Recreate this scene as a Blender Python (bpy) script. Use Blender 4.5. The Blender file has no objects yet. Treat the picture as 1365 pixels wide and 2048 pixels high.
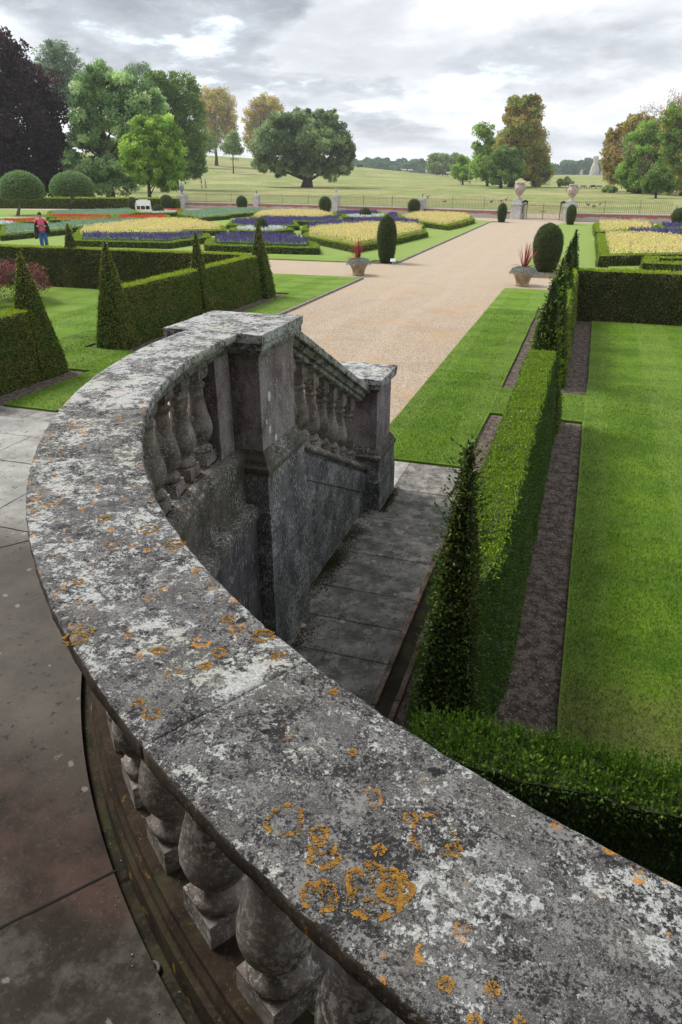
import bpy, math, random
import numpy as np
from mathutils import Vector, noise as mnoise
random.seed(7); rng = np.random.default_rng(7)
scene = bpy.context.scene
COL = scene.collection
# ------------------------------------------------------------------ camera geometry (photo pixels 1365 x 2048)
F = 1400.0; HOR = 345.0; CX = 682.5; CY = 1024.0; EYE = 3.4
PITCH = math.atan((CY-HOR)/F); YAW = math.radians(18.56)
cP, sP, cY, sY = math.cos(PITCH), math.sin(PITCH), math.cos(YAW), math.sin(YAW)
def ray(px, py):
    u = px-CX; v = CY-py
    y = F*cP+v*sP; z = -F*sP+v*cP
    return Vector((u*cY-y*sY, u*sY+y*cY, z))
def at(px, py, z=0.0):
    d = ray(px, py); k = (z-EYE)/d.z
    return Vector((d.x*k, d.y*k, z))
def at_dist(px, py, D):
    d = ray(px, py); k = D/math.hypot(d.x, d.y)
    return Vector((d.x*k, d.y*k, EYE+d.z*k))
def to_px(X, Y, Z):
    x = X*cY+Y*sY; y = -X*sY+Y*cY; z = Z-EYE
    d = y*cP-z*sP
    return CX+F*x/d, CY-F*(y*sP+z*cP)/d
CREST = [(-700,300,300),(0,300,330),(370,308,360),(430,311,370),(500,316,370),(620,326,360),(700,331,350),(760,338,340),(850,347,330),(940,354,320),(1110,354,330),(1220,357,300),(1365,362,280),(2100,362,280)]
def interp(tab, x, i):
    xs = [t[0] for t in tab]; return float(np.interp(x, xs, [t[i] for t in tab]))
WALLD = [(-700,100),(367,90),(673,80),(1034,71),(1348,67),(2100,72)]
def ground_z(X, Y):
    D = math.hypot(X, Y)
    x = X*cY+Y*sY; y = -X*sY+Y*cY
    if D < 60 or y < 10: return 0.0
    px = CX+F*x/(y*cP)
    px = max(-700, min(2100, px))
    d0 = interp(WALLD, px, 1); dc = interp(CREST, px, 2); row = interp(CREST, px, 1)
    r = ray(px, row); zc = EYE+dc*r.z/math.hypot(r.x, r.y)
    if D <= d0: return 0.0
    t = (D-d0)/(dc-d0)
    ex = 2.1 if zc > 3 else 1.5
    if t <= 1: return zc*t**ex
    far = zc-(D-dc)*0.03
    return max(far, min(zc, 1.6))
def on_ground(px, py):
    d = ray(px, py); h = math.hypot(d.x, d.y)
    D = 60.0; prev = 60.0
    while D < 900:
        z = EYE+d.z*D/h
        if z <= ground_z(d.x*D/h, d.y*D/h): break
        prev = D; D *= 1.01
    X, Y = d.x*D/h, d.y*D/h
    return Vector((X, Y, ground_z(X, Y)))
# ------------------------------------------------------------------ tagging
def tag(o, label=None, cat=None, group=None, kind=None):
    if label: o['label'] = label
    if cat: o['category'] = cat
    if group: o['group'] = group
    if kind: o['kind'] = kind
    return o
def empty(name, loc=(0,0,0), rz=0.0):
    o = bpy.data.objects.new(name, None); COL.objects.link(o)
    o.location = loc; o.rotation_euler = (0,0,rz); o.empty_display_size = .2
    return o
def children(o): return [c for c in COL.objects if c.parent == o]
def copy_tree(o, parent=None):
    c = o.copy(); COL.objects.link(c); c.parent = parent
    for ch in children(o): copy_tree(ch, c)
    return c
# ------------------------------------------------------------------ mesh builder
class MB:
    def __init__(s): s.v=[]; s.n=0; s.f=[]   # f: (array MxK, mat, tint array or float, smooth)
    def add(s, V, Fc, mat=0, tint=.5, smooth=False):
        V = np.asarray(V, float).reshape(-1,3)
        groups = {}
        if isinstance(Fc, np.ndarray): groups[Fc.shape[1]] = Fc
        else:
            for q in Fc: groups.setdefault(len(q), []).append(q)
        for k, g in groups.items():
            g = np.asarray(g, dtype=np.int64)+s.n
            t = np.full(len(g), tint) if np.isscalar(tint) else np.asarray(tint, float)
            s.f.append((g, mat, t, smooth))
        s.v.append(V); s.n += len(V)
        return s
    def box(s, x0,x1,y0,y1,z0,z1, mat=0, bev=0.0, tint=.5):
        if bev <= 0:
            V = [(x,y,z) for z in (z0,z1) for y in (y0,y1) for x in (x0,x1)]
            return s.add(V, [(0,2,3,1),(4,5,7,6),(0,1,5,4),(2,6,7,3),(0,4,6,2),(1,3,7,5)], mat, tint)
        b = bev; rings = []
        for z, d in ((z0,b),(z0+b,0),(z1-b,0),(z1,b)):
            rings.append([(x0+d,y0+b if d==0 else y0+d,z)] )
        V = []
        def ring(z, d):
            e = d
            return [(x0+b+0*e,y0+e,z),(x1-b,y0+e,z),(x1-e,y0+b,z),(x1-e,y1-b,z),(x1-b,y1-e,z),(x0+b,y1-e,z),(x0+e,y1-b,z),(x0+e,y0+b,z)]
        R = [ring(z0,b),ring(z0+b,0),ring(z1-b,0),ring(z1,b)]
        for r in R: V += r
        Fc = []
        for i in range(3):
            for j in range(8):
                a=i*8+j; c=i*8+(j+1)%8
                Fc.append((a,c,c+8,a+8))
        Fc.append(tuple(range(7,-1,-1))); Fc.append(tuple(range(24,32)))
        return s.add(V, Fc, mat, tint)
    def prism(s, poly, z0, z1, mat=0, tint=.5):
        n=len(poly); V=[(p[0],p[1],z0) for p in poly]+[(p[0],p[1],z1) for p in poly]
        Fc=[tuple(range(n-1,-1,-1)),tuple(range(n,2*n))]+[(i,(i+1)%n,(i+1)%n+n,i+n) for i in range(n)]
        return s.add(V, Fc, mat, tint)
    def lathe(s, prof, seg=20, cx=0, cy=0, mat=0, tint=.5, smooth=True):
        a = np.linspace(0, 2*math.pi, seg, endpoint=False)
        V = [(cx+r*math.cos(t), cy+r*math.sin(t), z) for r, z in prof for t in a]
        Fc = []
        for i in range(len(prof)-1):
            for j in range(seg):
                k=(j+1)%seg; Fc.append((i*seg+j,i*seg+k,(i+1)*seg+k,(i+1)*seg+j))
        Fc.append(tuple(range(seg-1,-1,-1))); Fc.append(tuple(range((len(prof)-1)*seg, len(prof)*seg)))
        return s.add(V, Fc, mat, tint, smooth)
    def tube(s, pts, rad, seg=7, mat=0, tint=.5):
        pts = [Vector(p) for p in pts]; V=[]; n=len(pts)
        if not hasattr(rad,'__len__'): rad=[rad]*n
        up = Vector((.13,.21,.97))
        for i,p in enumerate(pts):
            d = (pts[min(i+1,n-1)]-pts[max(i-1,0)]).normalized()
            a = d.cross(up)
            if a.length < .1: a = d.cross(Vector((1,0,0)))
            a.normalize(); b = d.cross(a)
            for j in range(seg):
                t=2*math.pi*j/seg; V.append(tuple(p+(a*math.cos(t)+b*math.sin(t))*rad[i]))
        Fc=[(i*seg+j,(i+1)*seg+j,(i+1)*seg+(j+1)%seg,i*seg+(j+1)%seg) for i in range(n-1) for j in range(seg)]
        Fc+= [tuple(range(seg)), tuple(range(n*seg-1,(n-1)*seg-1,-1))]
        return s.add(V, Fc, mat, tint, True)
    def ell(s, c, r, seg=16, rings=9, mat=0, tint=.5, z0=-1.0):
        V=[]; 
        for i in range(rings+1):
            ph = -math.pi/2 + math.pi*i/rings
            for j in range(seg):
                t=2*math.pi*j/seg
                V.append((c[0]+r[0]*math.cos(ph)*math.cos(t), c[1]+r[1]*math.cos(ph)*math.sin(t), c[2]+r[2]*max(math.sin(ph),z0)))
        Fc=[(i*seg+j,i*seg+(j+1)%seg,(i+1)*seg+(j+1)%seg,(i+1)*seg+j) for i in range(rings) for j in range(seg)]
        return s.add(V, Fc, mat, tint, True)
    def leaves(s, P, N, size, mat=0, tint=None, aspect=.5, up=.3, spread=.9):
        """one small rhombic leaf per point, growing roughly along N"""
        n=len(P)
        if n==0: return s
        P=np.asarray(P); N=np.asarray(N)
        d = N+rng.normal(0,spread,(n,3)); d[:,2]+=up
        d/= np.linalg.norm(d,axis=1)[:,None]+1e-9
        r = rng.normal(0,1,(n,3)); w = np.cross(d,r); w/= np.linalg.norm(w,axis=1)[:,None]+1e-9
        L = (size*rng.uniform(.6,1.35,n))[:,None]
        a=P-d*L*.15; b=P+d*L*.4+w*L*aspect*.5; c=P+d*L; e=P+d*L*.4-w*L*aspect*.5
        V=np.stack([a,b,c,e],1).reshape(-1,3)
        Fc=np.arange(4*n).reshape(n,4)
        if tint is None: tint=rng.uniform(0,1,n)
        return s.add(V,Fc,mat,tint)
    def sample(s, n, upto=None):
        """random points with normals over the polygons so far"""
        V=np.concatenate(s.v); A=[];B=[];C_=[]
        for g,_,_,_ in s.f:
            k=g.shape[1]
            for i in range(1,k-1):
                A.append(g[:,0]);B.append(g[:,i]);C_.append(g[:,i+1])
        A=V[np.concatenate(A)];B=V[np.concatenate(B)];C2=V[np.concatenate(C_)]
        cr=np.cross(B-A,C2-A); ar=np.linalg.norm(cr,axis=1)
        p=ar/ar.sum(); idx=rng.choice(len(A),n,p=p)
        u=rng.random((n,1)); v=rng.random((n,1)); m=(u+v)>1; u=np.where(m,1-u,u); v=np.where(m,1-v,v)
        P=A[idx]+u*(B-A)[idx]+v*(C2-A)[idx]
        return P, cr[idx]/(ar[idx][:,None]+1e-12), ar.sum()/2
    def area(s): return s.sample(1)[2]
    def build(s, name, mats, parent=None, loc=None):
        me = bpy.data.meshes.new(name)
        V=np.concatenate(s.v) if s.v else np.zeros((0,3))
        if loc is not None: V = V-np.array(loc)
        me.vertices.add(len(V)); me.vertices.foreach_set('co', V.ravel())
        loops=np.concatenate([g.ravel() for g,_,_,_ in s.f]); 
        tot=np.concatenate([np.full(len(g),g.shape[1]) for g,_,_,_ in s.f])
        st=np.concatenate([[0],np.cumsum(tot)[:-1]])
        me.loops.add(len(loops)); me.loops.foreach_set('vertex_index', loops.astype(np.int32))
        me.polygons.add(len(tot)); me.polygons.foreach_set('loop_start', st.astype(np.int32)); me.polygons.foreach_set('loop_total', tot.astype(np.int32))
        me.polygons.foreach_set('material_index', np.concatenate([np.full(len(g),m) for g,m,_,_ in s.f]).astype(np.int32))
        me.polygons.foreach_set('use_smooth', np.concatenate([np.full(len(g),sm) for g,_,_,sm in s.f]))
        at_ = me.attributes.new('tint','FLOAT','FACE'); at_.data.foreach_set('value', np.concatenate([t for _,_,t,_ in s.f]).astype(np.float32))
        me.update(calc_edges=True); me.validate()
        if not isinstance(mats,(list,tuple)): mats=[mats]
        for m in mats: me.materials.append(m)
        o = bpy.data.objects.new(name, me); COL.objects.link(o)
        if parent is not None:
            o.parent = parent
        if loc is not None: o.location = loc
        return o
def rel(parent, mb, name, mats):
    """build a mesh given in world coordinates as a child of an unrotated empty"""
    return mb.build(name, mats, parent) if parent.location.length==0 else _rel(parent, mb, name, mats)
def _rel(parent, mb, name, mats):
    L=np.array(parent.location); mb.v=[v-L for v in mb.v]
    return mb.build(name, mats, parent)
def jitter(mb, amp, scale):
    for i,v in enumerate(mb.v):
        out=v.copy()
        for k in range(len(v)):
            p=Vector(v[k])*scale
            out[k]+= np.array(mnoise.noise_vector(p))*amp
        mb.v[i]=out
def gridbox(x0,x1,y0,y1,z0,z1,step,batter=0.0):
    """closed box with subdivided faces; batter narrows it in x and y towards the top"""
    mb=MB()
    def n(a,b): return max(1,int(round(abs(b-a)/step)))
    nx,ny,nz=n(x0,x1),n(y0,y1),n(z0,z1)
    def face(o,u,v,nu,nv):
        V=[];
        for j in range(nv+1):
            for i in range(nu+1):
                V.append([o[k]+u[k]*i/nu+v[k]*j/nv for k in range(3)])
        Fc=[(j*(nu+1)+i,j*(nu+1)+i+1,(j+1)*(nu+1)+i+1,(j+1)*(nu+1)+i) for j in range(nv) for i in range(nu)]
        mb.add(V,Fc)
    dx,dy,dz=x1-x0,y1-y0,z1-z0
    face((x0,y0,z0),(dx,0,0),(0,0,dz),nx,nz); face((x1,y1,z0),(-dx,0,0),(0,0,dz),nx,nz)
    face((x1,y0,z0),(0,dy,0),(0,0,dz),ny,nz); face((x0,y1,z0),(0,-dy,0),(0,0,dz),ny,nz)
    face((x0,y0,z1),(dx,0,0),(0,dy,0),nx,ny)
    if batter:
        cx,cy=(x0+x1)/2,(y0+y1)/2
        for i,v in enumerate(mb.v):
            t=(v[:,2]-z0)/dz
            v[:,0]=cx+(v[:,0]-cx)*(1-batter*t/(abs(dx)/2)) if abs(dx)<abs(dy) else v[:,0]
            if abs(dy)<abs(dx): v[:,1]=cy+(v[:,1]-cy)*(1-batter*t/(abs(dy)/2))
            mb.v[i]=v
    return mb
# ------------------------------------------------------------------ materials
class NT:
    def __init__(s,name):
        s.mat=bpy.data.materials.new(name); s.mat.use_nodes=True; s.t=s.mat.node_tree; s.t.nodes.clear()
        s.out=s.t.nodes.new('ShaderNodeOutputMaterial'); s.b=s.t.nodes.new('ShaderNodeBsdfPrincipled')
        s.t.links.new(s.b.outputs[0],s.out.inputs[0]); s.b.inputs['Roughness'].default_value=.9
        s.b.inputs['Specular IOR Level'].default_value=.25
        tc=s.t.nodes.new('ShaderNodeTexCoord'); s.co=tc.outputs['Object']
        g=s.t.nodes.new('ShaderNodeNewGeometry'); s.pos=g.outputs['Position']; s.nor=g.outputs['Normal']
    def link(s,a,b): s.t.links.new(a,b)
    def val(s,inp,v):
        if isinstance(v,bpy.types.NodeSocket): s.link(v,inp)
        elif isinstance(v,(tuple,list)): inp.default_value = tuple(v)+((1,) if len(inp.default_value)==4 and len(v)==3 else ())
        else: inp.default_value=v
    def noise(s,scale,detail=6,rough=.6,co=None,dist=0.0,off=None):
        n=s.t.nodes.new('ShaderNodeTexNoise'); n.inputs['Scale'].default_value=scale; n.inputs['Detail'].default_value=detail
        n.inputs['Roughness'].default_value=rough; n.inputs['Distortion'].default_value=dist
        c=co or s.pos
        if off: c=s.vmath('ADD',c,off)
        s.link(c,n.inputs['Vector']); return n.outputs['Fac']
    def noisec(s,scale,detail=3,co=None):
        n=s.t.nodes.new('ShaderNodeTexNoise'); n.inputs['Scale'].default_value=scale; n.inputs['Detail'].default_value=detail
        s.link(co or s.pos,n.inputs['Vector']); return n.outputs['Color']
    def vor(s,scale,co=None,feature='F1',rand=1.0):
        n=s.t.nodes.new('ShaderNodeTexVoronoi'); n.feature=feature; n.inputs['Scale'].default_value=scale
        n.inputs['Randomness'].default_value=rand; s.link(co or s.pos,n.inputs['Vector']); return n
    def vmath(s,op,a,b=None):
        n=s.t.nodes.new('ShaderNodeVectorMath'); n.operation=op; s.val(n.inputs[0],a)
        if b is not None:
            if op=='SCALE': s.val(n.inputs['Scale'],b)
            else: s.val(n.inputs[1],b)
        return n.outputs['Value'] if op in('LENGTH','DISTANCE','DOT_PRODUCT') else n.outputs[0]
    def m(s,op,a,b=0.0,c=None,clamp=False):
        n=s.t.nodes.new('ShaderNodeMath'); n.operation=op; n.use_clamp=clamp; s.val(n.inputs[0],a); s.val(n.inputs[1],b)
        if c is not None: s.val(n.inputs[2],c)
        return n.outputs[0]
    def ss(s,x,a,b,lo=0.0,hi=1.0):
        n=s.t.nodes.new('ShaderNodeMapRange'); n.interpolation_type='SMOOTHSTEP'
        s.val(n.inputs[0],x); n.inputs[1].default_value=a; n.inputs[2].default_value=b; n.inputs[3].default_value=lo; n.inputs[4].default_value=hi
        return n.outputs[0]
    def mix(s,f,a,b,mode='MIX'):
        n=s.t.nodes.new('ShaderNodeMix'); n.data_type='RGBA'; n.blend_type=mode; s.val(n.inputs[0],f); s.val(n.inputs[6],a); s.val(n.inputs[7],b); return n.outputs[2]
    def sep(s,v):
        n=s.t.nodes.new('ShaderNodeSeparateXYZ'); s.link(v,n.inputs[0]); return n.outputs
    def attr(s,name='tint'):
        n=s.t.nodes.new('ShaderNodeAttribute'); n.attribute_name=name; return n.outputs['Fac']
    def bump(s,h,dist=.01,strength=1.0,nrm=None):
        n=s.t.nodes.new('ShaderNodeBump'); n.inputs['Distance'].default_value=dist; n.inputs['Strength'].default_value=strength
        s.link(h,n.inputs['Height'])
        if nrm: s.link(nrm,n.inputs['Normal'])
        return n.outputs[0]
    def fin(s,col,rough=.9,nrm=None,spec=None):
        s.val(s.b.inputs['Base Color'],col); s.val(s.b.inputs['Roughness'],rough)
        if nrm: s.link(nrm,s.b.inputs['Normal'])
        if spec is not None: s.b.inputs['Specular IOR Level'].default_value=spec
        return s.mat
def leafmat(name, a, b, c=None, trans=.25, rough=.55, spec=.3, big=.25):
    """a..b by leaf tint; c = colour of slow patches"""
    s=NT(name); t=s.attr(); col=s.mix(t,a,b)
    if c: col=s.mix(s.ss(s.noise(big,3),.45,.62),col,s.mix(t,c,tuple(x*1.4 for x in c)))
    s.fin(col,rough,spec=spec)
    if trans:
        tr=s.t.nodes.new('ShaderNodeBsdfTranslucent'); s.link(col,tr.inputs[0])
        mx=s.t.nodes.new('ShaderNodeMixShader'); mx.inputs[0].default_value=trans
        s.link(s.b.outputs[0],mx.inputs[1]); s.link(tr.outputs[0],mx.inputs[2]); s.link(mx.outputs[0],s.out.inputs[0])
    return s.mat
def plain(name,col,rough=.6,var=.15,scale=8,metal=0):
    s=NT(name); n=s.noise(scale,5,.65); c2=tuple(x*(1-var*2) for x in col)
    s.b.inputs['Metallic'].default_value=metal
    return s.fin(s.mix(s.ss(n,.35,.65),c2,col),rough,s.bump(n,.004,.4))
def smooth_noise_mask(s,scale,a,b,detail=12,rough=.7,off=None): return s.ss(s.noise(scale,detail,rough,off=off),a,b)
def coping_material(name, white=.52, rings=(), tiny_orange=.72, warm=0.0):
    s=NT(name)
    big=s.noise(2.2,4,.6); mid=s.noise(16,10,.74); fine=s.noise(70,8,.78); grain=s.noise(420,3,.6); gr2=s.noise(150,5,.8)
    base=s.mix(s.ss(mid,.36,.64),(.060,.058,.060),(.150,.146,.146))
    base=s.mix(s.m('MULTIPLY',s.ss(big,.45,.6),.5),base,(.125,.115,.098))
    base=s.mix(s.m('MULTIPLY',s.ss(grain,.50,.66),.6),base,(.03,.028,.030))
    base=s.mix(s.m('MULTIPLY',s.ss(grain,.46,.32),.5),base,(.40,.39,.39))
    def wmix(parts):
        t=None
        for sc,w,det,ro,off in parts:
            q=s.m('MULTIPLY',s.noise(sc,det,ro,off=off),w); t=q if t is None else s.m('ADD',t,q)
        return t
    dk=wmix(((9,.30,4,.6,(5,3,1)),(42,.30,5,.7,(2,8,1)),(130,.40,4,.75,(7,1,4))))
    base=s.mix(s.m('MULTIPLY',s.ss(dk,.500,.535),.9),base,(.022,.021,.024))
    lg=wmix(((14,.35,5,.7,(4,4,9)),(60,.30,5,.75,(9,8,1)),(170,.35,3,.7,(3,1,4))))
    base=s.mix(s.m('MULTIPLY',s.ss(lg,.515,.545),.75),base,(.265,.26,.25))
    blk=s.ss(s.noise(20,6,.55,off=(15,3,1)),.645,.675)
    base=s.mix(s.m('MULTIPLY',blk,.9),base,(.014,.013,.016))
    ws=wmix(((7.5,.28,5,.6,(11,2,7)),(32,.34,6,.7,(1,9,4)),(115,.38,5,.8,(6,6,2))))
    wm=s.ss(ws,white,white+.022)
    wcol=s.mix(s.ss(gr2,.35,.62),(.29,.29,.285),(.57,.58,.565))
    wcol=s.mix(s.m('MULTIPLY',s.ss(s.noise(5,3,.5,off=(3,3,3)),.52,.65),.35),wcol,(.44,.43,.33))
    col=s.mix(s.m('MULTIPLY',wm,.93),base,wcol)
    # orange crust lichen: irregular rings in random cells
    dc=s.vmath('ADD',s.pos,s.vmath('SCALE',s.vmath('SUBTRACT',s.noisec(45,4),(.5,.5,.5)),.045))
    orc=(.52,.24,.035); orc2=(.34,.16,.04)
    tot=None
    for sc,th,r0 in ((15,tiny_orange,.22),(26,tiny_orange-.06,.26)):
        v=s.vor(sc,dc); rnd=s.sep(v.outputs['Color'])
        ringw=s.ss(s.m('ABSOLUTE',s.m('SUBTRACT',v.outputs['Distance'],s.m('MULTIPLY',rnd[1],r0*1.2))),.10,.03)
        q=s.m('MULTIPLY',s.m('MULTIPLY',ringw,s.m('GREATER_THAN',rnd[0],th)),s.ss(s.noise(28,4,.6,off=(sc,0,0)),.42,.55))
        q=s.m('MULTIPLY',q,s.ss(s.noise(1.7,2,.5,off=(0,sc,0)),.40,.52))
        tot=q if tot is None else s.m('MAXIMUM',tot,q)
    ocol=s.mix(s.ss(fine,.35,.6),orc2,orc)
    col=s.mix(s.m('MULTIPLY',tot,.93),col,ocol)
    h=s.m('ADD',s.m('MULTIPLY',fine,.6),s.m('ADD',s.m('MULTIPLY',mid,.9),s.m('ADD',s.m('MULTIPLY',grain,.35),s.m('MULTIPLY',s.m('MAXIMUM',wm,tot),.25))))
    return s.fin(col,.93,s.bump(h,.006,.9),spec=.15)
def stone_material(name, dark, light, lichen=(.33,.34,.34), amount=.56, lscale=26, orange=0.0, green=0.0, stretch=1.0, course=None):
    s=NT(name)
    co=s.vmath('MULTIPLY',s.pos,(1,1,stretch))
    mid=s.noise(6,10,.7,co=co); fine=s.noise(80,6,.7); 
    col=s.mix(s.ss(mid,.35,.65),dark,light)
    col=s.mix(s.m('MULTIPLY',s.ss(fine,.5,.7),.5),col,tuple(min(1,x*2.2) for x in light))
    l1=s.m('ADD',s.m('MULTIPLY',s.noise(lscale*1.8,9,.75,co=co,off=(4,1,2)),.72),s.m('MULTIPLY',s.noise(lscale*.12,4,.6),.28))
    lm=s.ss(l1,amount,amount+.03); col=s.mix(s.m('MULTIPLY',lm,.85),col,lichen)
    if orange:
        col=s.mix(s.m('MULTIPLY',s.ss(s.noise(14,8,.7,off=(9,9,2)),.66-orange*.1,.72-orange*.1),.8),col,(.33,.16,.03))
    if green:
        col=s.mix(s.m('MULTIPLY',s.ss(s.noise(5,6,.7,off=(2,8,2)),.5,.6),green),col,(.05,.055,.02))
    return s.fin(col,.92,s.bump(s.m('ADD',mid,s.m('MULTIPLY',fine,.5)),.008,.7),spec=.2)
def lawn_material():
    s=NT('lawn_grass'); p=s.sep(s.pos)
    col=s.mix(s.ss(s.noise(1.3,6,.65),.35,.65),(.105,.200,.008),(.165,.275,.018))
    st=s.m('SINE',s.m('MULTIPLY',s.m('ADD',p[0],s.m('MULTIPLY',s.noise(.6,2),.25)),4.6))
    col=s.mix(s.m('MULTIPLY',s.ss(st,-.15,.15),.55),col,(.20,.305,.05))
    st2=s.m('SINE',s.m('MULTIPLY',s.m('ADD',p[1],s.m('MULTIPLY',s.noise(.8,2),.5)),5.2))
    col=s.mix(s.m('MULTIPLY',s.ss(st2,.0,.8),.3),col,(.06,.13,.014))
    fn=s.noise(45,6,.75); f2=s.noise(9,5,.7)
    col=s.mix(s.m('MULTIPLY',s.ss(fn,.42,.62),.55),col,(.045,.105,.008))
    col=s.mix(s.m('MULTIPLY',s.ss(f2,.50,.66),.45),col,(.17,.22,.05))
    col=s.mix(s.m('MULTIPLY',s.ss(s.noise(3.2,6,.7,off=(1,5,0)),.52,.66),.5),col,(.06,.135,.012))
    col=s.mix(s.m('MULTIPLY',s.ss(s.noise(.35,4,.6,off=(7,1,0)),.52,.66),.3),col,(.19,.24,.07))
    col=s.mix(s.m('MULTIPLY',s.ss(p[1],22,34),.65),col,(.255,.335,.09))
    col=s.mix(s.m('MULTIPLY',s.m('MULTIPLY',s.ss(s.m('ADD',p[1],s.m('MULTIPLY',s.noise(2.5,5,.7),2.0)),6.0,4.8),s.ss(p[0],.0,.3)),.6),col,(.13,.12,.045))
    return s.fin(col,.85,s.bump(s.m('ADD',fn,f2),.03,.8),spec=.15)
def field_material():
    s=NT('field_grass'); co=s.vmath('MULTIPLY',s.pos,(1,1,1))
    col=s.mix(s.ss(s.noise(.05,6,.65),.40,.62),(.19,.225,.075),(.36,.34,.16))
    col=s.mix(s.m('MULTIPLY',s.ss(s.noise(.35,8,.75),.46,.58),.65),col,(.42,.36,.18))
    col=s.mix(s.m('MULTIPLY',s.ss(s.noise(.12,6,.7,off=(3,30,0)),.50,.60),.6),col,(.15,.215,.06))
    col=s.mix(s.m('MULTIPLY',s.ss(s.noise(1.6,8,.8),.47,.57),.6),col,(.13,.17,.055))
    col=s.mix(s.m('MULTIPLY',s.ss(s.noise(.018,3,.5,off=(40,3,0)),.48,.6),.45),col,(.21,.28,.08))
    return s.fin(col,.95,s.bump(s.noise(1.2,6,.75),.25,.8),spec=.1)
def gravel_material():
    s=NT('gravel'); 
    v=s.vor(42); v2=s.vor(85)
    r=s.sep(v.outputs['Color'])[0]; r2=s.sep(v2.outputs['Color'])[1]
    col=s.mix(r,(.26,.19,.13),(.53,.43,.325)); col=s.mix(s.m('MULTIPLY',r2,.5),col,(.58,.49,.395))
    col=s.mix(s.m('MULTIPLY',s.ss(v.outputs['Distance'],.45,.8),.6),col,(.16,.11,.07))
    big=s.noise(.5,5,.65); col=s.mix(s.m('MULTIPLY',s.ss(big,.5,.64),.4),col,(.44,.27,.12))
    col=s.mix(s.m('MULTIPLY',s.ss(s.noise(1.1,7,.7,off=(4,9,1)),.50,.62),.35),col,(.30,.22,.16))
    tr=s.m('ABSOLUTE',s.m('SUBTRACT',s.m('ABSOLUTE',s.m('ADD',s.sep(s.pos)[0],s.m('ADD',5.0,s.m('MULTIPLY',s.m('SUBTRACT',s.noise(.15,2),.5),1.5)))),.75))
    col=s.mix(s.m('MULTIPLY',s.ss(tr,.30,.05),.07),col,(.70,.60,.50))
    p=s.sep(s.pos); col=s.mix(s.m('MULTIPLY',s.ss(p[1],15,30),.6),col,(.45,.37,.28))
    h=s.m('SUBTRACT',1.0,v.outputs['Distance'])
    return s.fin(col,.9,s.bump(s.m('ADD',h,s.m('MULTIPLY',s.noise(12,4,.6),.7)),.02,.8),spec=.15)
def soil_material():
    s=NT('bed_soil')
    col=s.mix(s.ss(s.noise(9,8,.75),.42,.58),(.065,.05,.042),(.18,.145,.12))
    col=s.mix(s.m('MULTIPLY',s.ss(s.noise(38,6,.75,off=(3,1,1)),.52,.60),.7),col,(.035,.027,.022))
    v=s.vor(75,co=s.vmath('MULTIPLY',s.vmath('ADD',s.pos,s.vmath('SCALE',s.noisec(30,2),.02)),(1,.55,1)))
    r=s.sep(v.outputs['Color'])
    chip=s.m('MULTIPLY',s.m('GREATER_THAN',r[0],.66),s.ss(v.outputs['Distance'],.38,.26))
    col=s.mix(s.m('MULTIPLY',chip,.85),col,s.mix(r[1],(.20,.16,.13),(.52,.43,.35)))
    return s.fin(col,.95,s.bump(s.m('ADD',s.noise(60,6,.75),s.m('MULTIPLY',chip,.4)),.015,.9),spec=.1)
def terrace_material():
    s=NT('terrace_stone'); p=s.sep(s.pos)
    mid=s.noise(2.6,10,.7); fine=s.noise(90,6,.75)
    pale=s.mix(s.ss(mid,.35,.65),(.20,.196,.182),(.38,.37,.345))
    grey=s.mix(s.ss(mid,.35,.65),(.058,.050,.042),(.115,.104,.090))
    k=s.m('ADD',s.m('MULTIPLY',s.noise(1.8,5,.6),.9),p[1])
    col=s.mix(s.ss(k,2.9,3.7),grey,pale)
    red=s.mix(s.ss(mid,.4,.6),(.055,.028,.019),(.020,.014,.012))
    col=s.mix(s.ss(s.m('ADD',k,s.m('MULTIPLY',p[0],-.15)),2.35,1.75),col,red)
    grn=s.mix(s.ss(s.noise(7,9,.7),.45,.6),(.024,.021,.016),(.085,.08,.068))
    col=s.mix(s.m('MULTIPLY',s.ss(k,1.65,1.35),.85),col,grn)  # wet brown dirt nearest the house, its tones darkened further as painted shade
    col=s.mix(s.m('MULTIPLY',s.ss(fine,.55,.7),.35),col,(.19,.17,.15))
    col=s.mix(s.m('MULTIPLY',s.ss(s.noise(30,6,.7,off=(6,6,6)),.58,.64),.7),col,(.02,.016,.014))
    v=s.vor(16,co=s.vmath('ADD',s.pos,s.vmath('SCALE',s.noisec(20,3),.05))); r=s.sep(v.outputs['Color'])
    col=s.mix(s.m('MULTIPLY',s.m('MULTIPLY',s.m('GREATER_THAN',r[0],.86),s.ss(s.m('ADD',v.outputs['Distance'],s.m('MULTIPLY',fine,.5)),.50,.40)),.35),col,(.42,.40,.36))
    return s.fin(col,s.ss(mid,.4,.6,.75,.95),s.bump(s.m('ADD',mid,s.m('MULTIPLY',fine,.5)),.006,.7),spec=.3)
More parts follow.
